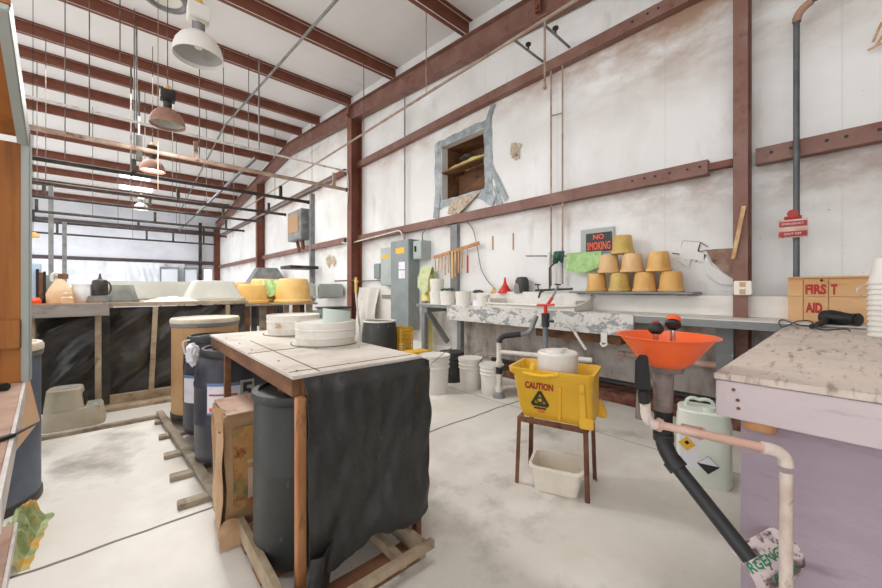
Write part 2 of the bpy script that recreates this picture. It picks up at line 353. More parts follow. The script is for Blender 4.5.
def wall_material():
    m = mat('wall_insulation', 'e8e7e5', .6, layers=[('d9d7d4', 1.5, .45, .7, (1, 1, .5), 7, .8), ('f0efee', .8, .5, .65), ('a99a8d', 1.3, .62, .8, (1, 1.6, .6), 9, .6), ('6f6058', 34, .7, .74, (1, 1, 1), 5, .7)], bump=.12, bscale=5)
    nt = m.node_tree; N = nt.nodes; L = nt.links; b = N['Principled BSDF']; src = b.inputs['Base Color'].links[0].from_socket
    tc = N.new('ShaderNodeTexCoord'); sp = N.new('ShaderNodeSeparateXYZ'); L.new(tc.outputs['Object'], sp.inputs[0])
    mp = N.new('ShaderNodeMapping'); mp.inputs['Scale'].default_value = (1, 1.1, 2.2); L.new(tc.outputs['Object'], mp.inputs['Vector'])
    nz = N.new('ShaderNodeTexNoise'); nz.inputs['Scale'].default_value = 1.2; nz.inputs['Detail'].default_value = 9; nz.inputs['Roughness'].default_value = .65; L.new(mp.outputs[0], nz.inputs['Vector'])
    def band(z0, z1, up, k, y0=None, y1=None):
        """soot and dust stain that hangs below (or above) a rail between z0 and z1, broken up by noise"""
        mr = N.new('ShaderNodeMapRange'); mr.inputs['From Min'].default_value = z0; mr.inputs['From Max'].default_value = z1; L.new(sp.outputs[2], mr.inputs['Value'])
        top = N.new('ShaderNodeMath'); top.operation = 'LESS_THAN' if z1 > z0 else 'GREATER_THAN'; top.inputs[1].default_value = z1; L.new(sp.outputs[2], top.inputs[0])
        a = N.new('ShaderNodeMath'); a.operation = 'MULTIPLY'; L.new(mr.outputs['Result'], a.inputs[0]); L.new(top.outputs[0], a.inputs[1]); cur = a.outputs[0]
        if y0 is not None:
            my = N.new('ShaderNodeMapRange'); my.inputs['From Min'].default_value = y0; my.inputs['From Max'].default_value = y1; L.new(sp.outputs[1], my.inputs['Value'])
            a2 = N.new('ShaderNodeMath'); a2.operation = 'MULTIPLY'; L.new(cur, a2.inputs[0]); L.new(my.outputs['Result'], a2.inputs[1]); cur = a2.outputs[0]
        n2 = N.new('ShaderNodeMapRange'); n2.inputs['From Min'].default_value = .35; n2.inputs['From Max'].default_value = .62; L.new(nz.outputs['Fac'], n2.inputs['Value'])
        c = N.new('ShaderNodeMath'); c.operation = 'MULTIPLY'; L.new(cur, c.inputs[0]); L.new(n2.outputs['Result'], c.inputs[1])
        d = N.new('ShaderNodeMath'); d.operation = 'MULTIPLY'; L.new(c.outputs[0], d.inputs[0]); d.inputs[1].default_value = k; return d.outputs[0]
    cur = src
    for (args, col) in (((2.95, 4.0, 1, 1.0, 3.4, 1.2), '9a7456'), ((1.6, 2.3, 1, .85, 3.2, 1.0), '8f786c'), ((3.6, 4.0, 1, .75), 'a88672'), ((1.95, 2.3, 1, .7), '9c857a'), ((4.3, 5.2, 1, .5), 'b3a193'), ((1.2, 0.2, 1, .55), '8f8377')):
        f = band(*args); mx = N.new('ShaderNodeMix'); mx.data_type = 'RGBA'; L.new(f, mx.inputs['Factor']); L.new(cur, mx.inputs['A']); mx.inputs['B'].default_value = lin(col); cur = mx.outputs['Result']
    # faint vertical seams of the insulation roll
    md = N.new('ShaderNodeMath'); md.operation = 'PINGPONG'; md.inputs[1].default_value = .61; L.new(sp.outputs[1], md.inputs[0])
    mr = N.new('ShaderNodeMapRange'); mr.inputs['From Min'].default_value = .003; mr.inputs['From Max'].default_value = .01; mr.inputs['To Min'].default_value = .14; mr.inputs['To Max'].default_value = 0; L.new(md.outputs[0], mr.inputs['Value'])
    mx = N.new('ShaderNodeMix'); mx.data_type = 'RGBA'; L.new(mr.outputs['Result'], mx.inputs['Factor']); L.new(cur, mx.inputs['A']); mx.inputs['B'].default_value = lin('a59c95')
    L.new(mx.outputs['Result'], b.inputs['Base Color'])
wall_material()
mat('wall_far_sheet', 'e0e2e8', .6, layers=[('d0d3dc', 1, .45, .7), ('c4c4c8', 3, .6, .75, (.3, 1, 1), 6, .5)])

# ---------------------------------------------------------------- structure
WX, FY, RIDGE, Y0, XL = 4.2, 23.3, 11.8, -5.0, -8.0
def roof(y): return 4.9 + .21 + .0875 * (y if y < RIDGE else 2 * RIDGE - y)      # underside of the roof sheet
def struct(mb, name, m, **k): return tag(mb.build(name, m, **k), kind='structure')
struct(MB().box(XL, WX + .15, Y0, FY + .15, -.15, 0), 'floor', 'floor_concrete')
mb = MB()
mb.prism([(XL, Y0, roof(Y0)), (XL, RIDGE, roof(RIDGE)), (XL, FY + .15, roof(FY)), (XL, FY + .15, roof(FY) + .1), (XL, RIDGE, roof(RIDGE) + .1), (XL, Y0, roof(Y0) + .1)], (WX + .15 - XL, 0, 0))
struct(mb, 'ceiling', 'ceiling_sheet', smooth=5)
# right wall with the hole of the boarded-up fan opening
HY0, HY1, HZ0, HZ1 = 3.67, 4.66, 2.72, 3.66
mb = MB()
def wallprism(ya, yb, za, zb_fn):
    ys = [ya] + ([RIDGE] if ya < RIDGE < yb else []) + [yb]
    mb.prism([(WX, ya, za), (WX, yb, za)] + [(WX, y, zb_fn(y)) for y in ys[::-1]], (.14, 0, 0))
wallprism(Y0, HY0, 0, roof); wallprism(HY1, FY + .15, 0, roof)
mb.box(WX, WX + .14, HY0, HY1, 0, HZ0); wallprism(HY0, HY1, HZ1, roof)
struct(mb, 'wall_right', 'wall_insulation', smooth=5)
struct(MB().box(XL, WX, FY, FY + .14, 0, roof(FY) + .02), 'wall_far', 'wall_far_sheet')
struct(MB().box(-1.6, WX + .15, -3.15, -3.0, 0, roof(-3) - .01), 'shade_wall_near', 'wall_insulation')  # unseen partial wall behind the camera, added to darken the near right side

# steel frame: columns, rafter, purlins, girts
for i, (y, nm) in enumerate(((.585, 'behind the wall outlet, nearest the camera'), (7.5, 'between the hanging hose bib and the tub bench, second from the camera'), (14.9, 'dark with distance, third from the camera along the right wall'), (23.05, 'in the far right corner of the hall'))):
    t = thing('steel_column', 'red-brown steel column ' + nm, 'column', (WX - .12, y, 0), 'steel columns of the right wall')
    zt = roof(y) - .69
    MB().ibeam((WX - (.12 if i == 0 else .15), y, 0), (WX - (.12 if i == 0 else .15), y, zt), .10 if i == 0 else .2, .2 if i == 0 else .26, .012, up=(1, 0, 0)).build('column_shaft', 'red_steel_pale' if i == 0 else 'red_steel', t)
    MB().box(WX - .24, WX - .002, y - .13, y + .13, 0, .015).build('base_plate', 'red_steel', t)
RX = 4.09
t = thing('rafter_beam', 'long red-brown steel rafter that follows the roof along the right wall', 'beam', (RX, RIDGE, roof(RIDGE) - .4))
for (a, b) in ((Y0, RIDGE), (RIDGE, FY)):
    MB().ibeam((RX, a, roof(a) - .50), (RX, b, roof(b) - .50), .16, .36, .014).build('rafter_flange_and_web', 'red_steel_pale', t)
for y in (2.6, 7.7):
    MB().box(RX - .1, RX - .06, y - .04, y + .04, roof(y) - .6, roof(y) - .35).tube([(RX - .13, y, roof(y) - .55), (RX - .05, y, roof(y) - .55)], .025).build('lug', 'red_steel', t)
purl = [(-3.2,), (-1.5,), (.3,), (2.1,), (4.0,), (6.05,), (7.92,), (9.74,), (11.05,), (12.4,), (13.8,), (15.5,), (17.3,), (19.0,), (20.6,), (22.2,)]
ordn = 'first second third fourth fifth sixth seventh eighth ninth tenth eleventh twelfth thirteenth fourteenth'.split()
vis = 0
for (y,) in purl:
    if y < 3.5: lab = None
    else: lab = 'red-brown roof purlin, %s from the camera among those in view' % ordn[vis]; vis += 1
    if lab is None and y < 2: continue
    if lab is None: lab = 'red-brown roof purlin passing just above the top edge of the view'
    one(MB().cbeam((XL, y, roof(y) - .105), (4.19, y, roof(y) - .105), .06, .2, .008, flip=2), 'roof_purlin', 'red_steel', lab, 'beam', 'roof purlins')
# girts on the right wall
def girt(y0, y1, z, lab, m='red_steel_pale', h=.135, holes=()):
    t = thing('wall_girt', lab, 'beam', (WX - .05, (y0 + y1) / 2, z), 'girts of the right wall')
    MB().cbeam((WX - .1, y0, z), (WX - .1, y1, z), .09, h, .006, flip=1).build('girt_channel', m, t)
    if holes:
        mb = MB()
        for y in holes: mb.tube([(WX - .109, y, z + .01), (WX - .1, y, z + .01)], .012, 8)
        mb.build('bolt_holes', 'rubber', t)
G1, G2 = 2.335, 4.04
girt(.84, 7.86, G1, 'lower red-brown wall rail between the two nearest columns, under the fan opening', holes=(.9, 1.0, 1.15, 1.28, 1.38, 1.5))
girt(-2.9, .5, G1, 'red-brown wall rail right of the nearest column, above the wooden crate', holes=(.4, .28, .08, -.02, -.18, -.3))
MB()
one(MB().box(WX - .09, WX - .002, 0.66, .84, G1 - .03, G1 + .03), 'girt_splice', 'red_steel', 'short steel splice joining the lower rail to the left of nearest column', 'bracket')
girt(.72, 7.86, G2, 'upper red-brown wall rail running above the fan opening', holes=(1.25, 1.35, 1.5))
for k, (a, b) in enumerate(((8.1, 15.48), (15.72, 22.95))):
    girt(a, b, G1 + .03, ('lower', 'far lower')[k] + ' wall rail ' + ('between the second and third columns, below the rusty wall heater', 'between the third and the corner column')[k], 'red_steel_pale')
    girt(a, b, G2, ('upper', 'far upper')[k] + ' wall rail ' + ('between the second and third columns behind the hanging rails', 'between the third and the corner column, under the rafter')[k], 'red_steel')
for z, lab in ((2.55, 'lower dark rail across the far wall above the white sheeting'), (4.2, 'upper dark rail across the far wall just under the roof')):
    one(MB().cbeam((XL, FY - .1, z), (3.95, FY - .1, z), .09, .18, .008, flip=-1), 'wall_girt', 'dark_girt', lab, 'beam')
# brick kerb along the wall
one(MB().box(3.86, WX - .002, -2, 3.4, 0, .1), 'brick_kerb', 'brick_curb', 'low dark red brick kerb at the foot of the right wall under the counter', 'kerb', bevel=.006)
one(MB().tube([(3.93, -2, .2), (3.93, 3.3, .2)], .03), 'floor_pipe', 'abs_black', 'long black pipe running low along the wall behind the counter legs', 'pipe')
one(MB().tube([(4.0, -2, .52), (4.0, 1.6, .5)], .028), 'wall_pipe', 'pvc_pink', 'pinkish painted pipe running along the wall behind the orange eyewash', 'pipe')
# rusty dirt-stained lining under the counter
def lining(u, v):
    y = -1.5 + u * 5.6; z = .12 + v * .78
    return (WX - .02 - .02 * noise.noise((y * 3, z * 4, 0)) - .02 * abs(noise.noise((y * 9, z * 2, 3))), y, z)
one(MB().grid(lining, 90, 16, .006), 'torn_insulation', 'insulation_dirty', 'dirty wrinkled insulation sheet on the wall under the counter', 'insulation')

# far wall: hanging plastic sheet, doors, windows
def sheet(u, v):
    x = -7 + u * 9.6; z = .1 + v * 2.36
    f = math.sin(x * 2.3 + noise.noise((x, 0, 0)) * 3) * .08 + .1 * noise.noise((x * 2.2, z * .8, 1)) + abs(noise.noise((x * 4 + z, z * 1.2, 7))) * .12
    return (x, FY - .3 - f * 1.8 * (1.1 - v * .6), z)
one(MB().grid(sheet, 160, 18, .004), 'plastic_sheet', 'far_sheet', 'wide white plastic sheeting hanging in folds below the rail of the far wall', 'sheet')
for i, (x0, x1) in enumerate(((1.62, 2.28), (2.6, 3.1))):
    t = tag(bpy.data.objects.new('door_%d' % (i + 1), None), kind='structure'); COL.objects.link(t); t.location = ((x0 + x1) / 2, FY - .5, 0)
    MB().box(x0, x1, FY - .5, FY - .44, 0.01, 2.15).build('door_leaf', 'door_white', t, bevel=.01)
    MB().box(x0 - .06, x0 - .002, FY - .5, FY - .42, 0, 2.2).box(x1 + .002, x1 + .06, FY - .5, FY - .42, 0, 2.2).box(x0 - .06, x1 + .06, FY - .5, FY - .42, 2.2, 2.26).build('door_frame', 'grey_steel', t)
    MB().tube([(x1 - .08, FY - .505, 1.0), (x1 - .08, FY - .56, 1.0)], .02).ball((x1 - .08, FY - .58, 1.0), .035).build('door_handle', 'dark_steel', t)
wt = tag(bpy.data.objects.new('window_1', None), kind='structure'); COL.objects.link(wt); wt.location = (3.62, FY - .05, 1.2)
MB().box(3.5, 3.85, FY - .03, FY - .01, 1.0, 2.2).build('pane', 'window_glow', wt)
MB().box(3.44, 3.5, FY - .05, FY - .002, .95, 2.25).box(3.85, 3.91, FY - .05, FY - .002, .95, 2.25).box(3.5, 3.85, FY - .05, FY - .002, .95, 1.0).box(3.5, 3.85, FY - .05, FY - .002, 2.2, 2.25).build('window_frame', 'white_plastic', wt)
one(MB().box(3.22, 3.36, FY - .32, FY - .2, 0, 4.7), 'far_post', 'dark_steel', 'dark steel post standing beside the bright window at the far wall', 'post')

# skylights glowing on the far roof slope
for (x0, x1, y0, y1, lab) in ((.05, .95, 18.0, 18.75, 'bright translucent roof panel, nearer of the two far skylights'), (.05, 1.1, 19.2, 20.3, 'bright translucent roof panel, farther of the two far skylights')):
    t = thing('roof_skylight', lab, 'skylight', (x0, y0, roof(y0)), 'far skylights')
    MB().prism([(x0, y0, roof(y0) - .012), (x1, y0, roof(y0) - .012), (x1, y1, roof(y1) - .012), (x0, y1, roof(y1) - .012)], (0, 0, .008)).build('skylight_panel', 'skylight_glow', t)
# ring skylight near
c = Vector((.53, 6.85, roof(6.85) - .15)) 
t = thing('round_skylight', 'round white skylight dome with a grey rim between two purlins at the top left', 'skylight', c)
R = .27
MB().lathe([(R, .14), (R + .02, .0), (R - .03, -.01), (R - .05, .02), (R - .05, .14)], c, 40, capb=False).build('skylight_rim', 'grey_steel', t)
MB().lathe([(R - .055, .04), (R * .5, .07), (.02, .08)], c, 40, capb=False, capt=True).build('skylight_lens', 'white_plastic', t)

# ---------------------------------------------------------------- ceiling services
def high_bay(name, loc, m_shade, lab, s=1.0, lit=False, ztop=None, tilt=(0, 0)):
    t = thing(name, lab, 'lamp', loc, 'high bay lamps'); x, y, z = loc
    Mt = Matrix.Translation(loc) @ Matrix.Rotation(tilt[0], 4, 'X') @ Matrix.Rotation(tilt[1], 4, 'Y') @ Matrix.Scale(s, 4)
    pr = [(.205, -.03), (.2, .02), (.182, .085), (.148, .14), (.1, .18), (.055, .195)]
    sh = MB().lathe(pr, seg=40, capb=False).lathe([(r - .006, zz - .003) for r, zz in pr], seg=40, capb=False).lathe([(.205, -.03), (.199, -.033)], seg=40, capb=False).xf(Mt).build('lamp_shade', m_shade, t)
    MB().lathe([(.196, .004), (.172, .085), (.138, .134), (.096, .168), (.05, .182)], seg=40, capb=False, capt=True).xf(Mt).build('reflector', 'lamp_glow' if lit else 'lamp_inside', t)
    MB().lathe([(.0, .05), (.028, .06), (.04, .09), (.03, .13), (.022, .175)], seg=16, capb=False).xf(Mt).build('bulb', 'lamp_glow' if lit else 'lamp_white', t)
    dm = 'lamp_white' if m_shade == 'lamp_white' else 'dark_steel'
    MB().lathe([(.045, .185), (.045, .29)], seg=12, capt=True).box(-.05, .05, -.012, .012, .2, .31).xf(Mt).build('socket', 'grey_steel' if m_shade == 'lamp_white' else dm, t)
    MB().box(-.085, .085, -.07, .07, .31, .45).box(-.05, .05, -.04, .04, .29, .31).xf(Mt).build('ballast_box', dm, t, bevel=.008)
    zt = ztop or roof(y)
    mb = MB(); zz = z + .45 * s; k = 0
    mb.tube([(x, y, zz), (x, y, zz + .05)], .012, 8)
    mb.tube([(x, y, zz + .05), (x, y, zt)], .006, 6)
    mb.build('hanger', 'rod', t)
    MB().lathe([(.03, 0), (.045, .03), (.03, .07)], (x, y, z + .45 * s), 12, capt=True).build('hook', 'yellow_tub', t)
    return t
high_bay('high_bay_lamp', (.56, 4.02, 3.38), 'lamp_white', 'white high bay lamp with a bell shade, nearest the camera', 1.0, tilt=(0, 0))
high_bay('high_bay_lamp', (.52, 6.35, 3.52), 'rust_shade', 'rusty brown high bay lamp hanging behind the white one', 1.02)
high_bay('high_bay_lamp', (.5, 8.95, 3.50), 'rust_shade', 'brown high bay lamp with a white glowing inside, third from the camera', 1.0, lit=True)
high_bay('high_bay_lamp', (.6, 16.2, 3.95), 'lamp_white', 'small far high bay lamp below the bright skylights', 1.0, lit=True)

# cross rails hung from the roof: pipe pairs with short struts
def rail(y, z, x0, x1, m, lab, struts=(), upper=.22, r=.028, hang=()):
    t = thing('hanging_rail', lab, 'pipe', (x0, y, z), 'cross rails hung under the roof')
    MB().tube([(x0, y, z), (x1, y, z)], r, 10).build('rail_pipe', m, t)
    if struts:
        for sx in struts: MB().box(sx - .03, sx + .03, y - .02, y + .02, z + r * .6, z + upper).build('strut', m, t)
    if hang:
        for hx in hang: MB().tube([(hx, y, z + r * .6), (hx, y, roof(y) - .01)], .007, 6).build('hanger_rod', 'rod', t)
    MB().tube([(x1 - .005, y, z), (x1 + .03, y, z)], r * 1.25, 10).build('end_cap', 'dark_steel', t)
rail(7.75, 3.93, -6, 3.9, 'white_pipe', 'thin white conduit crossing to the second column, nearest of the cross pipes', r=.02, hang=(.2, 1.9))
rail(7.08, 3.3, -6, 3.62, 'tan_pipe', 'tan painted cross rail, nearest of the hung rails', struts=(.95, 3.35), upper=.3, r=.035, hang=(-.3, 1.0))
rail(7.9, 3.1, -6, 3.12, 'dark_steel', 'dark cross rail second from the camera, ending left of the second column', struts=(.2, 2.55), upper=.25, r=.035, hang=(-.6, .2, 1.5))
rail(9.9, 3.15, -7, 3.3, 'dark_steel', 'dark cross rail third from the camera, behind the brown lamps', struts=(-1.2, 1.0, 2.9), upper=.25, r=.035, hang=(-1.0, .9, 2.1))
rail(11.6, 3.18, -7, 3.2, 'dark_steel', 'dark cross rail fourth from the camera', struts=(-1.2, .6, 2.2), upper=.3, r=.035, hang=(-1.3, .5, 1.8))
rail(13.3, 3.1, -7, 3.1, 'dark_steel', 'dark cross rail fifth from the camera', struts=(-1.5, .8, 2.6), upper=.3, r=.035, hang=(-.5, 1.3))
rail(15.4, 3.12, -7, 3.0, 'dark_steel', 'dark cross rail sixth from the camera', struts=(-1.8, .5, 2.3), upper=.3, r=.035, hang=(0, 1.6))
rail(17.4, 3.0, -7, 3.0, 'dark_steel', 'dark cross rail farthest from the camera', struts=(-1.5, .8, 1.6, 2.6), upper=.35, r=.035, hang=(.4, 2.0))
# long pipes that run down the hall
def rp(y, dz): return roof(y) - dz
one(MB().tube([(2.27, y, rp(y, .3)) for y in (Y0, RIDGE, 21)], .022), 'sprinkler_pipe', 'grey_steel', 'grey pipe running away under the purlins from the top centre of the view', 'pipe')
one(MB().tube([(3.55, y, 4.2) for y in (-2, 18)], .02), 'wall_gas_line', 'tan_pipe', 'straight tan pipe carried off the right wall below the rafter', 'pipe')
for y0, lab in ((3.2, 'upper rail'), (0, '')): pass
for k, y in enumerate((2.27, 2.65)):
    t = thing('pipe_bracket', ('short grey pipe arm with a valve, right of the two above the upper wall rail', 'short grey pipe arm with a valve, left of the two above the upper wall rail')[k], 'bracket', (3.55, y, 4.2), 'pipe arms on the right wall')
    MB().tube([(3.55, y, 4.2), (4.19, y, 4.2)], .015, 8).build('arm', 'grey_steel', t)
    MB().tube([(3.86, y, 4.2), (3.86, y, 4.28)], .012, 8).tube([(3.86, y, 4.27), (3.86, y, 4.29)], .035, 10).build('valve', 'dark_steel', t)
one(MB().tube([(3.55, 2.22, 4.2), (3.55, 2.22, 3.45)], .013, 8).ball((3.55, 2.22, 3.44), .025), 'drop_pipe', 'tan_pipe', 'short tan drop pipe hanging open from the wall gas line', 'pipe')
one(MB().tube([(3.55, 6.2, 4.21), (3.55, 6.2, roof(6.2) - .01)], .008, 6), 'drop_rod', 'rod', 'thin rod holding the wall gas line left of the fan opening', 'rod')
one(MB().tube([(3.55, 4.3, 4.21), (3.55, 4.3, roof(4.3) - .01)], .008, 6), 'drop_rod', 'tan_pipe', 'thin tan rod holding the wall gas line below the nearest purlin end', 'rod')
for (x_, ya_, z_, lab) in ((1.86, 7.1, 3.56, 'grey steel rail running away down the hall above the cross rails, left of two'), (3.37, 7.1, 3.5, 'grey steel rail running away down the hall beside the second column, right of two')):
    one(MB().beam((x_, ya_, z_), (x_, 18.0, z_), .045, .045), 'long_rail', 'gas_pipe', lab, 'rail', 'long rails over the cross rails')
hb_ = PT(139, 140, 8.6); t = thing('pipe_hanger', 'grey upright bracket on a rod beside the third high bay lamp', 'bracket', hb_)
MB().box(hb_.x - .06, hb_.x + .06, hb_.y - .05, hb_.y + .05, hb_.z - .5, hb_.z + .1).build('bracket_plate', 'dark_steel', t)
MB().tube([(hb_.x, hb_.y, hb_.z + .1), (hb_.x, hb_.y, roof(hb_.y) - .005)], .02, 8).build('rod', 'grey_steel', t)
# vertical droppers in the left half
drops = [((120, 62), 5.0, 'thin grey rod with a hooked end hanging at the upper left'),
         ((136.5, 128), 6.2, 'tall grey conduit dropping from the roof to the tan rail at left'),
         ((131, 200), 7.6, 'dark pipe dropping from the roof beside the brown lamps'),
         ((158, 190), 5.4, 'thin pale cord hanging past the brown lamps'),
         ((259, 153), 7.2, 'grey rod dropping to the white conduit in mid hall'),
         ((275, 200), 10.5, 'thin rod dropping to the cross rails left of second column'),
         ((312, 200), 10, 'thin rod dropping close beside the second column'),
         ((292, 200), 12.5, 'thin rod hanging in front of the rusty wall heater area'),
         ((28, 112), 11, 'thin rod at far left edge under the purlins'),
         ((38, 182), 13, 'thin rod hanging left of the grey posts'),
         ((46, 190), 14, 'thin rod hanging above the nearer grey post'),
         ((212, 185), 13, 'thin rod hanging right of the roof pipe'),
         ((221, 190), 12, 'thin rod hanging in mid hall beside the diagonal roof pipe')]
for (px, py), t_, lab in drops:
    p = PT(px, py, t_)
    mm = 'grey_steel' if 'conduit' in lab else ('tan_pipe' if 'cord' in lab else 'rod'); r_ = .014 if ('conduit' in lab or 'pipe dropping' in lab) else .007
    if 'cord' in lab: r_ = .005
    one(MB().tube([p, (p.x, p.y, roof(p.y) - .01)], r_, 8), 'hanging_rod', mm, lab, 'rod', 'rods hanging from the roof')
one(MB().box(-.03, .03, -.03, .03, -.06, .04).xf(Matrix.Translation(PT(105, 88, 8.0))), 'junction_box', 'brown_wood', 'small brown box fixed under a purlin at the upper left', 'box') if False else None
# steel posts of the rail frame at left
for k, (px, d) in enumerate(((51, 9.6), (64.5, 10.6))):
    p = PT(px, 300, d)
    one(MB().box(p.x - .045, p.x + .045, p.y - .045, p.y + .045, 0, 3.15 if k else 4.0), 'rail_post', 'grey_steel', ('thicker grey steel post behind the far bench, left of the two', 'slimmer grey steel post behind the far bench, right of the two')[k], 'post', 'grey posts of the rail frame')
one(MB().box(1.86, 1.94, 11.96, 12.04, 0, 5.7), 'rail_post', 'dark_steel', 'slim dark post standing between the yellow tubs and the far corner', 'post', 'grey posts of the rail frame') if False else None

# ---------------------------------------------------------------- right wall fittings
# fan opening
t = thing('fan_opening', 'square hole in the wall with a wooden box behind, edged in silver tape', 'opening', (WX, 4.2, HZ0))
D = .55
MB().box(WX + .14, WX + D, HY0 - .05, HY0, HZ0 - .05, HZ1 + .05).box(WX + .14, WX + D, HY1, HY1 + .05, HZ0 - .05, HZ1 + .05).box(WX + .14, WX + D, HY0, HY1, HZ1, HZ1 + .05).box(WX + .14, WX + D, HY0, HY1, HZ0 - .05, HZ0).box(WX + D, WX + D + .03, HY0 - .05, HY1 + .05, HZ0 - .05, HZ1 + .05).build('box_lining', 'brown_wood', t)
MB().beam((WX + .08, HY0 + .01, 3.22), (WX + .08, HY1 - .01, 3.2), .2, .025).build('shelf_board', 'brown_wood', t)
MB().box(WX + .4, WX + .44, HY0 + .02, HY1 - .02, HZ0, HZ0 + .5).build('inner_board', 'brown_wood', t)
def fluff(u, v):
    y = HY0 + .02 + u * .8; return (WX + .02 + v * .25, y, 3.235 + .1 * math.sin(v * PI) * (1 - .7 * abs(u - .4)) + .03 * noise.noise((y * 8, v * 6, 2)))
MB().grid(fluff, 20, 8, .01).build('torn_insulation', 'yellow_foam', t)
MB().ball((WX + .1, 4.15, 3.37), .09, .8, 1.6, .5, wob=.4).build('rag', 'dark_steel', t)
# tape frame: ragged strips
def strip(y0, z0, y1, z1, w_, seed, off=.006):
    p0, p1 = Vector((0, y0, z0)), Vector((0, y1, z1)); d = (p1 - p0); n = Vector((0, -d.z, d.y)).normalized(); ln = d.length
    def f(u, v):
        e = (v - .5) * (w_ + .05 * noise.noise((u * ln * 6, seed, v * 2)))
        p = p0 + d * u + n * e; return (WX - off - .004 * noise.noise((u * 9, v * 5, seed)), p.y, p.z)
    return f
mb = MB()
for i, a in enumerate(((HY0 - .08, HZ0 - .12, HY0 - .06, HZ1 + .12, .16), (HY1 + .09, HZ0 - .15, HY1 + .1, HZ1 + .1, .17), (HY0 - .14, HZ1 + .07, HY1 + .15, HZ1 + .04, .12), (HY0 + .0, HZ0 - .05, HY1 + .1, HZ0 - .07, .12),
                      (HY0 - .1, HZ0 + .35, HY0 - .42, HZ0 - .24, .1), (HY0 - .2, HZ0 - .0, HY0 - .3, HZ0 - .3, .09), (HY0 - .05, HZ1 + .05, HY0 - .18, HZ1 + .3, .09), (HY1 + .1, HZ0 + .1, HY1 + .14, HZ0 - .28, .14), (HY0 + .1, HZ0 - .06, HY0 - .2, HZ0 - .24, .13))):
    mb.grid(strip(*a, seed=i * 1.7, off=.006 + i * .0022), 24, 3)
mb.build('tape_edging', 'tape', t)
mb = MB(); mb.prism([(WX - .03, HY0 + .05, HZ0 - .02), (WX - .03, HY1 - .25, HZ0 - .05), (WX - .09, HY0 + .75, HZ0 - .27), (WX - .1, HY0 + .55, HZ0 - .36)], (.004, 0, .0))
mb.build('torn_flap', 'torn_paper', t)
# torn paper patch
t2 = MB()
for i in range(7):
    a = random.uniform(-.5, .5); cy = 3.12 + random.uniform(-.07, .07); cz = 3.10 + random.uniform(-.09, .09); w_, h_ = random.uniform(.05, .1), random.uniform(.14, .22)
    t2.box(-.001, .001, -w_ / 2, w_ / 2, -h_ / 2, h_ / 2, Matrix.Translation((WX - .004 - i * .0025, cy, cz)) @ Matrix.Rotation(a + .4, 4, 'X'))
one(t2, 'paper_patch', 'torn_paper', 'ragged brown paper patch stuck on the wall right of the fan opening', 'patch')
t2 = MB()
for i in range(6):
    a = random.uniform(-.9, .9); cy = 9.05 + random.uniform(-.25, .25); cz = 1.92 + random.uniform(-.12, .12)
    t2.box(-.001, .001, -.12, .12, -.09, .09, Matrix.Translation((WX - .004 - i * .002, cy, cz)) @ Matrix.Rotation(a, 4, 'X'))
one(t2, 'paper_patch', 'torn_paper', 'ragged brown paper patch on the wall left of the second column', 'patch')
# torn hole beside nearest column
hole = [PX(x, y, WX - .004) for x, y in ((737, 248), (737, 282), (722, 271), (712, 262), (706, 250), (716, 249))]
t = thing('torn_wall_hole', 'jagged tear in the wall sheet exposing brown board beside the nearest column', 'tear', hole[0])
MB().prism(hole, (.002, 0, 0)).build('exposed_board', 'torn_brown', t)
def flapf(pts, m, nm='torn_flap'): MB().prism([PX(x, y, WX - .02) for x, y in pts], (.004, 0, 0)).build(nm, m, t)
flapf(((683, 241), (700, 242), (697, 251), (706, 255), (704, 262), (691, 259), (689, 268), (678, 261)), 'wall_insulation'); flapf(((704, 252), (712, 266), (733, 279), (733, 285), (720, 284), (708, 276), (704, 264)), 'wall_insulation')
mb = MB()
for seg in (((672, 253), (686, 255), (698, 252), (707, 250)), ((683, 241), (700, 242), (708, 247)), ((683, 241), (679, 262)), ((700, 243), (696, 262))):
    mb.tube([PX(x, y, WX - .012) for x, y in seg], .004, 6)
mb.build('crack_line', 'rust', t)
# vertical twin pipes to the sink
for k, (px, ya, yb) in enumerate(((551, 66, 286), (562.5, 60, 284))):
    a = PX(px, ya, 4.12); b = PX(px, yb, 4.12)
    one(MB().tube([b, a], .011, 8), 'water_pipe', 'tan_pipe', ('left thin vertical water pipe rising from the sink taps', 'right thin vertical water pipe rising from the sink taps')[k], 'pipe', 'pipes above the sink')
one(MB().tube([PX(551, 116, 4.12), PX(562.5, 113, 4.12)], .01, 8), 'pipe_tie', 'tan_pipe', 'short bar tying the two thin vertical water pipes together', 'pipe')
# conduit from electric panel up the wall
p = PX(403.5, 235, 4.1); one(MB().tube([(4.13, p.y, 2.08), (4.13, p.y, 5.0)], .014, 8), 'panel_conduit', 'grey_steel', 'thin conduit rising up the wall from the grey electric panel', 'pipe')
one(MB().tube([(4.04, 8.1, 2.3)] + [(4.02, 7.7, 2.24), (4.02, 5.9, 2.3)] + arc((4.03, 5.75, 2.31), (4.03, 5.6, 2.31), (4.05, 5.6, 2.12), 5), .014, 8), 'panel_conduit', 'white_pipe', 'pale conduit following the lower rail to the electric panel', 'pipe')
one(MB().tube([(4.06, 7.85, 4.9), (4.06, 7.85, 0.4)], .014, 8), 'column_conduit', 'white_pipe', 'pale conduit running down the face of the second column', 'pipe')
one(MB().tube(spline([(3.9, 7.72, 3.9), (3.898, 7.58, 3.86), (3.898, 7.5, 3.6), (3.898, 7.55, 3.1)]), .012, 8), 'conduit_loop', 'white_pipe', 'white flexible loop beside the second column top', 'pipe')
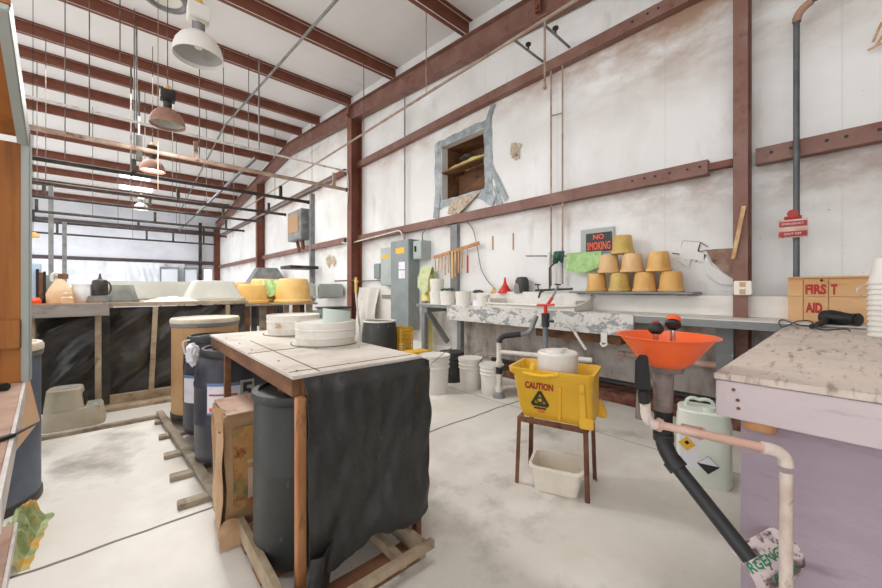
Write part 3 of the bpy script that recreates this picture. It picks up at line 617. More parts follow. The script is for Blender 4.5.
# electric panels
def box_panel(name, lab, x0, y0, y1, z0, z1, m, trims=()):
    t = thing(name, lab, 'electrical box', (WX, (y0 + y1) / 2, z0))
    MB().box(x0 + .012, WX - .002, y0, y1, z0, z1).build('enclosure', m, t, bevel=.006)
    MB().box(x0, x0 + .011, y0 + .012, y1 - .012, z0 + .015, z1 - .015).build('cover', m, t, bevel=.003)
    return t
t = box_panel('electric_panel', 'tall grey electric panel with yellow and white stickers', 3.95, 5.28, 5.88, .42, 2.1, 'electric_grey')
MB().box(3.947, 3.95, 5.42, 5.7, 1.85, 1.96).build('warning_sticker', 'yellow_plastic', t)
MB().box(3.947, 3.95, 5.40, 5.60, 1.55, 1.69).box(3.947, 3.95, 5.40, 5.60, 1.38, 1.53).build('paper_sticker', 'paper', t)
t = box_panel('electric_panel', 'lighter grey shorter electric panel left of the tall one', 4.05, 5.98, 6.4, 1.25, 2.02, 'electric_light')
MB().box(4.047, 4.05, 6.08, 6.32, 1.8, 1.88).build('warning_sticker', 'yellow_plastic', t)
t = box_panel('disconnect_switch', 'small grey switch box left of both electric panels', 4.1, 6.5, 6.75, 1.4, 1.72, 'electric_grey')
t = box_panel('disconnect_switch', 'small light grey switch box right of the tall electric panel', 3.98, 4.95, 5.2, 1.72, 2.05, 'electric_light')
MB().box(3.955, 3.98, 5.1, 5.13, 1.85, 1.95).build('switch_lever', 'rubber', t)
one(MB().tube(spline([(4.1, 5.07, 2.05), (4.1, 5.05, 2.2), (4.12, 4.8, 2.3), (4.15, 4.4, 2.24)]), .012, 8), 'flexible_conduit', 'grey_steel', 'curved flexible conduit above the right switch box', 'pipe')
one(MB().tube([(4.14, 7.7, 1.36), (4.14, 6.0, 1.36)], .012, 8), 'wall_conduit', 'grey_steel', 'short level conduit between the second column and the light grey panel', 'pipe')
one(MB().box(4.15, 4.19, 6.05, 6.5, .98, 1.06), 'wall_plate', 'fabric_grey', 'small dull label plate on the wall under the light grey panel', 'plate')
one(MB().box(WX - .03, WX - .003, 5.95, 7.4, .0, 1.16), 'wall_board', 'board_white', 'white painted board on the wall beneath the light grey electric panel', 'board')
# rusty wall heater with frame
hp = PX(298, 215, 4.0)
t = thing('wall_heater', 'rusty orange and grey box mounted high on the wall between second and third columns', 'heater', (4.1, hp.y, 2.5))
MB().box(3.9, WX - .002, hp.y - .5, hp.y + .6, 2.62, 3.5).build('casing', 'grey_steel', t, bevel=.02)
MB().box(3.885, 3.899, hp.y - .3, hp.y + .5, 2.85, 3.4).build('front_panel', 'foam_brown', t, bevel=.004)
MB().tube([(4.05, hp.y - .2, 2.65), (4.08, hp.y - .2, 2.35)], .06, 8).tube([(4.05, hp.y + .2, 2.62), (4.08, hp.y + .1, 2.3)], .05, 8).build('pipe_stubs', 'rust', t)
one(MB().box(4.08, 4.18, hp.y - .75, hp.y - .65, .8, 3.9), 'wall_channel', 'grey_steel', 'narrow grey channel standing on the wall right of the rusty heater', 'channel')

# ---------------------------------------------------------------- long counter on the right wall
CX = 3.6
t = thing('wall_counter', 'long grey and white wall counter with peeling painted front', 'counter', (3.9, 2.2, 0))
MB().box(CX, WX - .03, -.9, 4.6, .905, .945).build('counter_top', 'counter_white', t, bevel=.004)
MB().box(CX - .025, CX - .002, 1.30, 3.86, .74, .95).build('peeling_apron', 'peeling', t, bevel=.003)
MB().box(CX - .012, CX - .002, -.9, 1.298, .88, .94).build('edge_strip', 'grey_paint', t)
MB().box(CX - .012, CX - .002, 3.862, 4.6, .9, .945).build('edge_strip', 'grey_paint', t)
MB().box(CX + .02, WX - .06, 4.36, 4.46, .82, .9).beam((CX + .05, 4.41, .85), (4.1, 4.41, .3), .06, .08).build('diagonal_brace', 'grey_paint', t)
MB().box(CX + .35, CX + .43, 3.95, 4.03, 0, .9).build('leg', 'grey_paint', t)
MB().box(CX + .30, CX + .40, .62, .74, 0, .9).build('leg', 'grey_paint', t)
MB().box(CX + .30, CX + .40, -.6, -.5, 0, .9).build('leg', 'grey_paint', t)
MB().box(CX + .2, CX + .5, 1.5, 2.5, .62, .88).build('under_box', 'brown_wood', t)
one(MB().box(4.06, 4.1, -.9, 4.05, .947, 1.13), 'backsplash_board', 'board_white', 'long white board standing along the back of the wall counter', 'board', bevel=.004)
t = thing('wall_shelf', 'thin grey wall shelf under the stacked yellow pots', 'shelf', (4.0, 1.5, 1.15))
MB().box(3.86, WX - .025, .90, 2.1, 1.142, 1.162).build('shelf_board', 'grey_paint', t)
for y in (1.0, 1.5, 2.0): MB().box(3.9, 4.05, y - .02, y + .02, 1.131, 1.142).build('bracket', 'grey_steel', t)
# pots upside down
def pot():
    r = thing('plastic_pot', '', 'pot', (0, 0, 0), 'upside-down pots stacked under the wall sign')
    MB().lathe([(.117, 0), (.12, .01), (.12, .03), (.113, .034), (.112, .04), (.100, .16), (.094, .205), (.088, .212), (.0, .214)], seg=32, capb=True).build('pot_body', 'pot_amber', r)
    MB().lathe([(.121, .002), (.1245, .008), (.1245, .026), (.121, .032)], seg=32, capb=False).build('rim', 'pot_amber', r)
    return r
P0 = pot()
px_b = (595.5, 617, 642, 669); pots = []
ys = [PX(x, 280, 4.0).y for x in px_b]
ys = [1.85, 1.60, 1.355, 1.115]
lb = ['amber-yellow upside-down pot in the bottom row of the pot stack, leftmost', 'olive-yellow upside-down pot in the bottom row, second from the left', 'amber upside-down pot in the bottom row, third from the left', 'amber upside-down pot at the right end of the bottom row']
spec = [(4.02, ys[k], 1.163, lb[k]) for k in range(4)]
zm = 1.163 + .2005
spec += [(4.02, 1.715, zm, 'pale upside-down pot in the middle row below the wall sign, leftmost'), (4.02, 1.475, zm, 'middle pot of the middle row, with slanting scratches'), (4.02, 1.225, zm, 'upside-down pot at the right end of the middle row')]
spec += [(4.03, 1.575, zm + .2005, 'single upside-down pot on top of the pot stack, beside the wall sign')]
mm = ['pot_amber', 'pot_olive', 'pot_amber', 'pot_amber', 'pot_pale', 'pot_pale', 'pot_amber', 'pot_olive']
for k, (x, y, z, l) in enumerate(spec):
    r = P0 if k == 0 else dup(P0, (0, 0, 0))
    r.location = (x, y, z); r['label'] = l; r.rotation_euler = (0, 0, k * 1.3); r.scale = (.93, .93, .93)
    for ch in r.children:
        if mm[k] != 'pot_amber':
            ch.data = ch.data.copy(); ch.data.materials[0] = MATS[mm[k]]
# NO SMOKING sign, on a grey plate, facing -X. text x runs toward -Y
t = thing('no_smoking_sign', 'black NO SMOKING sign with orange letters on the wall above the pots', 'sign', (WX - .02, 1.9, 1.63))
sy0, sy1 = PX(586, 240, 4.17).y, PX(612, 240, 4.17).y; sz0, sz1 = 1.625, 1.845
MB().box(4.168, 4.172, sy1, sy0, sz0, sz1).build('sign_plate', 'sign_black', t)
scy = (sy0 + sy1) / 2; W_ = sy0 - sy1
text('NO', .11, 'lettering', 'sign_orange', frame((4.166, scy, 1.797), (0, -1, 0), (0, 0, 1)), t, bold=.003, fit=(W_ * .42, .06))
text('SMOKING', .12, 'lettering', 'sign_orange', frame((4.166, scy, 1.692), (0, -1, 0), (0, 0, 1)), t, bold=.003, fit=(W_ * .9, .095))
one(MB().box(4.174, 4.19, sy1 - .02, sy0 + .07, 1.61, 1.90), 'metal_plate', 'electric_light', 'plain grey metal plate on the wall behind the black sign', 'plate', bevel=.003)
# towel over a bar
one(MB().tube([PX(526, 256, 4.05), PX(586, 256, 4.05)], .009, 8), 'towel_bar', 'grey_steel', 'thin towel bar across the water pipes above the counter', 'bar')
a = PX(565, 252, 4.0); b = PX(600, 251, 4.0)
def towel(u, v):
    y = a.y + (b.y - a.y) * u; s_ = abs(v - .5) * 2; side = -1 if v < .5 else 1
    drop = s_ * (.2 + .06 * math.sin(u * PI) - .03 * u)
    return (4.05 + side * (.013 + .012 * s_ + .008 * noise.noise((u * 6, s_ * 4, side))) - .012 * s_ * (1 + math.sin(u * 19)), y, a.z - .012 - drop)
one(MB().grid(towel, 26, 22, .004), 'green_towel', 'green_cloth', 'light green towel hanging over the bar left of the pots', 'towel')
a2 = PX(552, 252, 4.0); b2 = PX(562, 252, 4.0)
def rag(u, v):
    y = a2.y + (b2.y - a2.y) * u; s_ = abs(v - .5) * 2; side = -1 if v < .5 else 1
    return (4.05 + side * (.012 + .01 * s_) - .02 * s_ * (1 + math.sin(u * 14)), y, a2.z + .012 - s_ * (.13 + .03 * math.sin(u * 9)))
one(MB().grid(rag, 16, 16, .004), 'dark_rag', 'dark_green', 'dark green glove-like rag on the towel bar beside the towel', 'rag')
# sink: long low white trough on counter
t = thing('counter_sink', 'long low white sink basin set on the wall counter under the taps', 'sink', (3.85, 2.6, .95))
ya, yb = 1.92, 3.15
MB().box(3.64, 3.67, ya, yb, .947, 1.0).box(4.02, 4.05, ya, yb, .947, 1.15).box(3.67, 4.02, ya, ya + .03, .947, 1.06).box(3.67, 4.02, yb - .03, yb, .947, 1.06).box(3.67, 4.02, ya + .03, yb - .03, .947, .955).build('basin', 'counter_white', t, bevel=.006)
MB().tube(spline([(3.63, yb, 1.0), (3.62, 2.6, 1.0), (3.62, ya + .1, 1.0), (3.7, ya - .04, 1.02), (4.0, ya - .05, 1.1)]), .012, 8).build('rolled_rim', 'white_plastic_dirty', t)
# taps
t = thing('sink_taps', 'old dark brass taps on the pipes above the counter sink', 'tap', (4.05, 2.35, 1.1))
MB().tube([(3.98, 2.62, 1.17), (3.98, 2.12, 1.19)], .014, 8).tube([(3.98, 2.5, 1.17), (3.9, 2.5, 1.15), (3.86, 2.5, 1.08)], .012, 8).tube([(3.98, 2.42, 1.17), (3.98, 2.42, 1.45), (3.98, 2.36, 1.5)], .011, 8).build('tap_body', 'dark_steel', t)
for y in (2.58, 2.3): MB().tube([(3.98, y, 1.18), (3.96, y, 1.24)], .008, 6).tube([(3.96, y - .04, 1.24), (3.96, y + .04, 1.245)], .009, 6).build('handle', 'dark_steel', t)
one(MB().tube([PX(549, 285, 4.04), PX(549, 252, 4.04)], .02, 10), 'filter_tube', 'white_plastic', 'short white upright tube beside the sink taps', 'pipe')
# tool rack: slanting batten with hanging sticks
rp0, rp1 = PX(434, 257.5, 4.08), PX(479, 243, 4.08)
t = thing('stick_rack', 'slanted wooden batten with small sticks hanging from it on the wall', 'rack', rp0)
MB().beam(rp0, rp1, .03, .05, up=(0, 0, 1)).build('batten', 'orange_post', t)
d = rp1 - rp0
stick_labs = {0: 'shortest pale stick at the left end of the rack'}
for k, (f, L_, m_, w_) in enumerate(((.06, .2, 'raw_wood', .02), (.14, .26, 'raw_wood', .022), (.22, .28, 'raw_wood', .018), (.3, .34, 'raw_wood', .03), (.38, .32, 'cardboard_pale', .02), (.46, .42, 'yellow_tub', .035), (.53, .4, 'raw_wood', .035), (.6, .36, 'orange_post', .03), (.68, .3, 'cardboard_pale', .02), (.79, .30, 'red_plastic', .022))):
    p = rp0 + d * f; zz = p.z - .02
    lab = 'red-handled stick near the right end of the wall rack' if k == 9 else 'wooden stick on the wall rack, %s from its left end' % (ordn[k])
    r = thing('hanging_stick', lab, 'stick', (p.x - .03, p.y, zz - L_), 'sticks on the wall rack')
    if k == 9:
        MB().box(p.x - .028, p.x - .0155, p.y - .005, p.y + .005, zz - .12, zz + .02).build('shank', 'raw_wood', r); MB().box(p.x - .034, p.x - .010, p.y - .012, p.y + .012, zz - L_ - .1, zz - .12).build('handle', 'red_plastic', r, bevel=.003)
    else:
        MB().box(p.x - .028, p.x - .0155, p.y - w_ / 2, p.y + w_ / 2, zz - L_, zz + .02).build('blade', m_, r, bevel=.002)
# pale cloth over yellow post
yp = PX(426, 320, 4.02)
one(MB().box(3.97, 4.1, yp.y - .1, yp.y + .08, 0, 1.45), 'yellow_post', 'yellow_foam', 'pale yellow foam-covered post behind the left end of the counter', 'post', bevel=.02)
def cloth(u, v):
    s_ = abs(v - .5) * 2; side = -1 if v < .5 else 1
    return (4.035 + side * (.085 + .02 * s_) * min(1, s_ * 3) - .015 * math.sin(u * 11) * s_ * (side < 0), yp.y - .16 + u * .3, 1.45 - s_ * .30 + .12 * math.exp(-((s_) * 4) ** 2) - .06 * s_ * math.sin(u * 5))
one(MB().grid(cloth, 18, 24, .004), 'pale_green_cloth', 'pale_green_cloth', 'pale green cloth draped on the yellow post at the counter end', 'cloth')
# small white tubs on the counter left end
def tub(r_=.09, h=.15):
    r = thing('white_tub', '', 'tub', (0, 0, 0), 'white tubs on the left end of the counter')
    MB().lathe([(r_ * .9, 0), (r_, h * .85), (r_ * 1.02, h * .86), (r_ * 1.02, h * .93), (r_, h * .94), (r_ * .98, h), (r_ * .9, h)], seg=28, capt=True).build('tub_body', 'white_plastic', r)
    MB().lathe([(r_ * .88, h + .001), (r_ * .88, h + .004)], seg=28, capt=True).build('lid', 'white_plastic', r)
    return r
T0 = tub()
pos = []
for (px, py, s_, z, l) in ((434, 302, 1, .946, 'white tub on the counter, bottom left of the stacked pair'), (436, 287, .95, 1.101, 'white tub stacked on another at the left end of the counter'), (443, 302, 1, .946, 'white tub with green leaves on it, next to the stacked pair'), (456, 302, 1, .946, 'white tub on the counter, right of the leafy one'), (481, 300, .8, .946, 'short white tub on the counter right of the row of tubs')):
    p = PZ(px, py, .946); p = Vector((min(p.x, 3.95), p.y, z)); pos.append((p, s_, l))
xs = [(3.80, 4.33, .946), (3.80, 4.33, 1.152), (3.78, 4.06, .946), (3.78, 3.72, .946), (3.8, 3.35, .946)]
for k, ((x, y, z), (_, s_, l)) in enumerate(zip(xs, pos)):
    r = T0 if k == 0 else dup(T0, (0, 0, 0)); r.location = (x, y, z); r['label'] = l; s_ = s_ * 1.33; r.scale = (s_, s_, s_)
mb = MB()
for k in range(16):
    a_ = random.uniform(0, 6.28); rr = random.uniform(.03, .11); mb.ball((3.78 + rr * math.cos(a_), 4.04 + rr * math.sin(a_) * 1.3, 1.168 + .01 * (k % 3)), .028, 1.4, 1, .35, sub=1)
one(mb, 'leafy_sprig', 'dark_green', 'dark green leafy bundle lying on a white tub', 'leaves')
one(MB().box(3.76, 3.9, 3.42, 3.52, .946, 1.03), 'white_carton', 'paper', 'small white carton on the counter between the tubs and the funnel', 'box', bevel=.005)
# funnel, dark bowl, mounds behind the backsplash
fp = Vector((4.0, 3.02, 1.131)); fp = Vector((4.08, PX(505, 290, 4.08).y, 1.131))
t = thing('red_funnel', 'red plastic funnel standing upside down on the backsplash board', 'funnel', fp)
MB().lathe([(.1, 0), (.1, .01), (.03, .12), (.018, .16), (.01, .22)], fp, 28, capt=True).build('funnel_cone', 'red_plastic', t)
MB().lathe([(.104, 0), (.106, .006), (.1, .014)], fp, 28, capb=False).build('rim', 'red_plastic', t)
bp = Vector((4.08, PX(522, 290, 4.08).y, 1.131))
t = thing('dark_hood', 'dark grey helmet-shaped tub standing on the backsplash right of the funnel', 'tub', bp)
MB().lathe([(.09, 0), (.1, .08), (.095, .17), (.07, .215), (.0, .225)], bp, 24, sx=.8).build('shell', 'grey_black_plastic', t)
MB().lathe([(.06, .0), (.06, .1), (.04, .14), (.0, .15)], bp + Vector((-.035, .03, .0)), 20, sx=.9).build('front_pocket', 'grey_steel', t)
one(MB().ball((4.1, PX(478, 290, 4.1).y, 1.14), .09, .5, 1.3, .4, wob=.2), 'round_pan', 'black_plastic', 'dark rounded pan on the backsplash left of the funnel', 'pan')
fy = PX(493, 290, 4.08).y
one(MB().lathe([(.05, 0), (.012, .05), (.005, .12)], (4.08, fy, 1.131), 20, capt=True), 'yellow_funnel', 'yellow_tub', 'small yellow funnel just left of the red funnel', 'funnel')
one(MB().tube(spline([PX(x_, y_, 4.15) for x_, y_ in ((460, 215), (472, 228), (477, 246), (481, 268), (488, 281), (496, 290))]), .005, 6), 'hanging_wire', 'rubber', 'dark wire curving down the wall behind the red funnel', 'wire')
one(MB().box(WX - .07, WX - .003, PX(454, 260, 4.15).y - .09, PX(454, 260, 4.15).y + .07, .96, G1 - .09), 'wall_stud', 'grey_paint', 'grey upright channel under the lower rail behind the stick rack', 'channel')
for k, (px, y0_, y1_) in enumerate(((492.5, 236, 250), (513, 233, 250))):
    a_ = PX(px, y0_, 4.19); b_ = PX(px, y1_, 4.19); one(MB().box(4.19, 4.198, a_.y - .01, a_.y + .01, b_.z, a_.z), 'tape_strip', 'foam_brown', ('brown strip of tape on the wall above the red funnel, left of two', 'brown strip of tape on the wall above the dark tub, right of two')[k], 'tape')
# outlet on nearest column
t = thing('outlet_box', 'cream double outlet box at the foot of the nearest column above the counter', 'outlet', (4.0, .62, 1.17))
MB().box(3.94, 3.98, .505, .625, 1.14, 1.26).build('box', 'tub_cream', t, bevel=.006)
for z in (1.17, 1.23): MB().box(3.936, 3.94, .545, .585, z - .02, z + .02).build('socket', 'cardboard_pale', t, bevel=.001)
# wooden ruler stick leaning on column
one(MB().beam(PX(733, 259, 3.96), PX(744, 206, 3.96), .03, .01, up=(1, 0, 0)), 'wooden_stick', 'raw_wood', 'slanted wooden stick with notches leaning on the nearest column', 'stick')
# gas pipe with red valve sign
gx, gy = 4.05, .245
t = thing('gas_pipe', 'grey vertical gas pipe with elbow, right of the nearest column', 'pipe', (gx, gy, 1.0))
MB().tube([(gx, gy, 1.12), (gx, gy, 3.36)], .02, 12).build('riser', 'gas_pipe', t)
MB().tube(arc((gx, gy, 3.33), (gx, gy, 3.42), (gx - .02, gy - .09, 3.44), 6), .028, 12).build('elbow', 'rust_shade', t)
MB().tube([(gx - .02, gy - .07, 3.44), (gx - .1, gy - 1.6, 3.66)], .02, 12).build('branch', 'gas_pipe', t)
q = PX(793, 220, 4.0)
t = thing('red_valve_tag', 'red valve and two red tags on the grey gas pipe', 'valve', (4.0, q.y, 1.7))
MB().tube([(4.0, q.y, 1.79), (3.985, q.y, 1.79)], .034, 16).tube([(4.0, q.y - .05, 1.76), (4.0, q.y + .05, 1.76)], .014, 8).build('valve_wheel', 'sign_red', t)
MB().box(3.985, 3.99, q.y - .085, q.y + .085, 1.60, 1.745).build('backing_card', 'pvc_pink', t)
MB().box(3.975, 3.984, q.y - .08, q.y + .08, 1.69, 1.73).build('tag', 'sign_red', t, bevel=.003)
MB().box(3.975, 3.984, q.y - .08, q.y + .08, 1.61, 1.65).build('tag', 'sign_red', t, bevel=.003)
text('EMERGENCY', .022, 'lettering', 'paper', frame((3.9735, q.y, 1.71), (0, -1, 0), (0, 0, 1)), t); text('SHUT OFF', .022, 'lettering', 'paper', frame((3.9735, q.y, 1.63), (0, -1, 0), (0, 0, 1)), t)
# broken straw at right edge
mb = MB()
for (a_, b_) in (((873, 42), (882, 22)), ((876, 46), (884, 34)), ((868, 50), (884, 42))): mb.tube([PX(*a_, 4.15), PX(*b_, 4.12)], .008, 6)
one(mb, 'straw_bundle', 'raw_wood', 'few broken straws poking from the wall at the right edge', 'straw')

# plumbing under counter, white U drain
t = thing('drain_pipework', 'white and black drain pipes dropping from the counter to the floor', 'pipe', (3.3, 2.6, 0))
dx, dy = 3.12, 2.52
MB().tube([(dx, dy, .0 + .06), (dx, dy, .6)], .028, 12).tube([(dx, dy, .33), (dx, dy, .4)], .036, 12).build('riser', 'pvc_white', t)
MB().tube([(dx, dy, .5), (dx + .3, dy - .9, .5)], .024, 12).build('cross_pipe', 'pvc_white', t)
MB().tube(arc((dx, dy, .6), (dx, dy, .67), (dx + .05, dy - .08, .68), 5) + [(dx + .12, dy - .2, .7)], .03, 12).build('black_elbow', 'abs_black', t)
MB().tube([(dx, dy, .26), (dx, dy, .34)], .036, 12).tube([(dx, dy, .31), (dx + .25, dy - .35, .36)], .02, 10).build('black_coupling', 'abs_black', t)
MB().tube(arc((dx + .12, dy - .2, .7), (dx + .18, dy - .28, .7), (dx + .2, dy - .3, .8), 5) + [(dx + .24, dy - .32, .9)], .024, 12).build('steel_elbow', 'grey_steel', t)
MB().tube([(dx, dy, .1), (dx + .3, dy - .15, .12)], .026, 12).tube([(dx, dy, .06), (dx, dy, .13)], .04, 12).build('foot_tee', 'pvc_white', t)
MB().lathe([(.07, 0), (.06, .03), (.035, .07)], (dx, dy, 0.001), 16, capt=True).build('floor_collar', 'grey_steel', t)
# red-valve standpipe in front
sp_ = PX(545.5, 330, 3.3)
t = thing('red_valve_standpipe', 'grey standpipe topped by a red valve in front of the counter', 'pipe', (3.3, sp_.y, 0))
MB().tube([(3.3, sp_.y, .05), (3.3, sp_.y, .86)], .03, 12).build('pipe', 'pipe_grey', t)
MB().tube([(3.3, sp_.y, .80), (3.3, sp_.y, .94)], .042, 12).tube([(3.3, sp_.y - .03, .86), (3.3, sp_.y - .09, .86)], .015, 8).build('coupling', 'abs_black', t)
MB().tube([(3.3, sp_.y, .94), (3.3, sp_.y, 1.02)], .018, 10).tube([(3.3, sp_.y + .1, 1.02), (3.3, sp_.y - .1, 1.03)], .012, 8).tube([(3.31, sp_.y - .01, 1.02), (3.33, sp_.y - .06, 1.1)], .018, 8).build('red_handle', 'red_plastic', t)
MB().tube([(3.33, sp_.y - .06, 1.1), (3.37, sp_.y - .1, 1.22)], .012, 8).build('upper_nipple', 'grey_steel', t)
one(MB().tube(spline([(3.56, 2.0, .84), (3.55, 1.9, .78), (3.5, 1.78, .66), (3.5, 1.72, .58)]), .014, 8), 'drain_hose', 'white_pipe', 'short pale hose hanging under the peeling counter edge', 'hose')
t = thing('apron_hook', 'white plastic hook hanging below the peeling counter edge', 'hook', (3.58, 1.55, .66))
MB().box(3.565, 3.575, 1.54, 1.6, .66, .76).tube(arc((3.56, 1.6, .66), (3.54, 1.57, .6), (3.56, 1.53, .66), 6), .012, 8).build('hook_body', 'white_plastic', t)

# white buckets on the floor
def bucket(m='white_plastic', R=.155, h=.4, label='', lid=True):
    r = thing('plastic_bucket', label, 'bucket', (0, 0, 0), 'plastic buckets on the floor by the counter')
    pr = [(R * .86, 0), (R * .88, .01), (R * .96, h * .66), (R * 1.04, h * .67), (R * 1.04, h * .69), (R * .97, h * .7), (R * .98, h * .78), (R * 1.05, h * .79), (R * 1.05, h * .81), (R * .98, h * .82), (R * .99, h * .9), (R * 1.06, h * .91), (R * 1.06, h * .955), (R, h * .96)]
    MB().lathe(pr, seg=36).build('bucket_body', m, r)
    MB().lathe([(R * 1.0, h * .962), (R * 1.07, h * .965), (R * 1.07, h), (R * .98, h), (R * .95, h * .985), (0, h * .985)], seg=36, capb=True).build('lid', m, r)
    hp_ = [(R * 1.04 * math.cos(a_), R * 1.04 * math.sin(a_), h * .8 - .16 * math.sin(-a_ if a_ < 0 else a_)) for a_ in [PI + PI * k / 14 for k in range(15)]]
    MB().tube([(x_ * 1.05, y_ * 1.08 - .01, z_ + (.0)) for x_, y_, z_ in hp_], .003, 6).build('handle', 'rod', r)
    return r
B0 = bucket(label='white lidded bucket on the floor beside the black-draped table')
B0.location = (2.73, 3.15, 0); B0.rotation_euler = (0, 0, .5); B0.scale = (1.08, 1.08, 1.08)
b = bucket('black_plastic', R=.15, h=.38, label='black bucket behind the white buckets under the counter'); b.location = (3.22, 3.38, 0); b.rotation_euler = (0, 0, 1)
b = dup(B0, (3.17, 3.0, 0), 1.2, 'white bucket with a blue-banded label, next to the black bucket')
lbm = MB()
def lab_(u, v): a_ = -1.9 + 1.7 * u; rr = .155 * (.885 + .1 * (v * .5)) + .004; return (rr * math.cos(a_), rr * math.sin(a_), .06 + .2 * v)
lo = MB().grid(lab_, 14, 3, .001).build('paper_label', 'paper', None); lo.parent = b
def lab2_(u, v): a_ = -1.9 + 1.7 * u; rr = .155 * .9 + .007 + .012 * (v > 2); return (rr * math.cos(a_), rr * math.sin(a_), .06 + .015 * v)
for z_, rr_ in ((.06, .143), (.235, .154)):
    l2 = MB().grid(lambda u, v: ((rr_ + .004) * math.cos(-1.9 + 1.7 * u), (rr_ + .004) * math.sin(-1.9 + 1.7 * u), z_ + .014 * v), 14, 1, .001).build('label_band', 'print_blue', None); l2.parent = lo
b.scale = (.9, .9, .9)
b = dup(B0, (3.17, 2.67, 0), 2.3, 'white bucket nearest the drain pipes, right end of the bucket row'); b.scale = (.84, .84, .84)

# ---------------------------------------------------------------- stool, mop bucket, tub
O = Vector((1.84, 1.34, 0)); ux = Vector((.118, -.385, 0)); wx_ = Vector((.235, .045, 0))
Ms = frame(O, ux, Vector((wx_.x, wx_.y, 0))); LS, WS, HS = ux.length, .265, .405
t = thing('metal_stool', 'rusty angle-iron stool under the yellow mop bucket', 'stool', O)
sp = .012
for k, (a_, b_) in enumerate(((0, 0), (LS, 0), (LS, WS), (0, WS))):
    sx_ = -sp if a_ == 0 else sp; sy_ = -sp if b_ == 0 else sp
    mb = MB(); fx = 1 if a_ == 0 else -1; fy_ = 1 if b_ == 0 else -1
    mb.beam((a_ + sx_, b_ + sy_ + fy_ * .011, 0), (a_, b_ + fy_ * .011, HS - .004), .004, .022, up=(0, 1, 0)); mb.beam((a_ + sx_ + fx * .011, b_ + sy_, 0), (a_ + fx * .011, b_, HS - .004), .022, .004, up=(0, 1, 0))
    mb.xf(Ms).build('leg', 'rust', t)
mb = MB()
for (p_, q_) in (((0, 0), (LS, 0)), ((LS, 0), (LS, WS)), ((LS, WS), (0, WS)), ((0, WS), (0, 0))):
    mb.beam((p_[0], p_[1], HS - .012), (q_[0], q_[1], HS - .012), .006, .026)
mb.box(0, LS, 0, .022, HS - .002, HS + .002).box(0, LS, WS - .022, WS, HS - .002, HS + .002).box(0, .022, .022, WS - .022, HS - .002, HS + .002).box(LS - .022, LS, .022, WS - .022, HS - .002, HS + .002)
mb.xf(Ms).build('seat_frame', 'rust', t)
# mop bucket: tapered rectangular hull with flared rim
zb = HS + .003
def loft(rings, th=.0):
    mb = MB(); R_ = []
    for ring in rings: R_.append([mb.bm.verts.new(Vector(p)) for p in ring])
    n = len(rings[0])
    for a_, b_ in zip(R_, R_[1:]):
        for k in range(n): mb.bm.faces.new((a_[k], a_[(k + 1) % n], b_[(k + 1) % n], b_[k]))
    return mb, R_
def rrect(x0, x1, y0, y1, z, r, zs=None, n=5):
    pts = []
    for cx, cy, a0 in ((x1 - r, y0 + r, -PI / 2), (x1 - r, y1 - r, 0), (x0 + r, y1 - r, PI / 2), (x0 + r, y0 + r, PI)):
        for k in range(n + 1):
            a_ = a0 + PI / 2 * k / n; x_, y_ = cx + r * math.cos(a_), cy + r * math.sin(a_)
            pts.append((x_, y_, z + (zs(x_, y_) if zs else 0)))
    return pts
t = thing('mop_bucket', 'yellow CAUTION mop bucket standing on the rusty stool', 'mop bucket', O + Vector((.06, -.1, zb)))
slope = lambda x_, y_: .0
HB = .305
rings = [rrect(.02, LS + .02, .03, WS - .03, zb, .03), rrect(.0, LS + .03, .01, WS - .01, zb + .06, .03), rrect(-.03, LS + .028, -.01, WS + .02, zb + HB - .05, .035), rrect(-.055, LS + .035, -.025, WS + .035, zb + HB - .03, .04),
         rrect(-.06, LS + .04, -.03, WS + .04, zb + HB, .045), rrect(-.045, LS + .025, -.018, WS + .028, zb + HB, .04), rrect(-.02, LS + .03, 0, WS + .01, zb + HB - .06, .03), rrect(.03, LS + .01, .04, WS - .04, zb + .012, .03)]
mb, R_ = loft(rings); mb.bm.faces.new(R_[0][::-1]); mb.bm.faces.new(R_[-1]); mb.xf(Ms).build('bucket_hull', 'yellow_plastic', t)
mb = MB().prism([(LS * .6, -.002, zb + .02), (LS * .62, -.018, zb + .22), (LS * .66, -.018, zb + .22), (LS * .64, -.002, zb + .02)], (0, .02, 0)).prism([(LS * .90, -.004, zb - .0), (LS * .9, -.022, zb + .25), (LS * .97, -.022, zb + .25), (LS * 1.0, -.004, zb - .0)], (0, .02, 0))
mb.xf(Ms).build('moulded_ribs', 'yellow_plastic', t, bevel=.003)
MB().box(LS * .9, LS + .035, -.015, .02, zb - .001, zb + .06).xf(Ms).build('caster_housing', 'yellow_plastic', t, bevel=.006)
MB().prism([(LS + .0, WS - .03, zb), (LS + .075, WS - .03, zb), (LS + .065, WS - .03, zb + .05), (LS + .035, WS - .03, zb + .11)], (0, .04, 0)).xf(Ms).build('caster_housing', 'yellow_plastic', t, bevel=.006)
MB().tube(arc((-.03, .01, zb + HB - .01), (LS * .3, -.06, zb + HB - .05), (LS * .62, -.03, zb + HB - .012), 8), .011, 8).xf(Ms).build('carry_handle', 'yellow_plastic', t)
MB().lathe([(.02, 0), (.016, .03), (.0, .04)], (LS * .25, -.02, zb + HB + .0), 12).xf(Ms).build('handle_pivot', 'yellow_plastic', t)
def onface(xl, zl, off=.0):
    # point on the front (y small) face of the hull
    f = (zl) / (HB - .05); f2 = (zl - .06) / (HB - .11)
    y_ = .01 - .02 * f2 - off
    return Vector((xl, y_, zb + zl))
fm = Ms @ frame(onface(LS * .33, .205, .004), (1, 0, 0), (0, -.05, 1))
text('CAUTION', .052, 'caution_lettering', 'sign_red', fm, t, bold=.002, sx=.72)
mb = MB(); cc = onface(LS * .34, .125, .0035)
tri = [(0, .05), (-.05, -.034), (.05, -.034)]
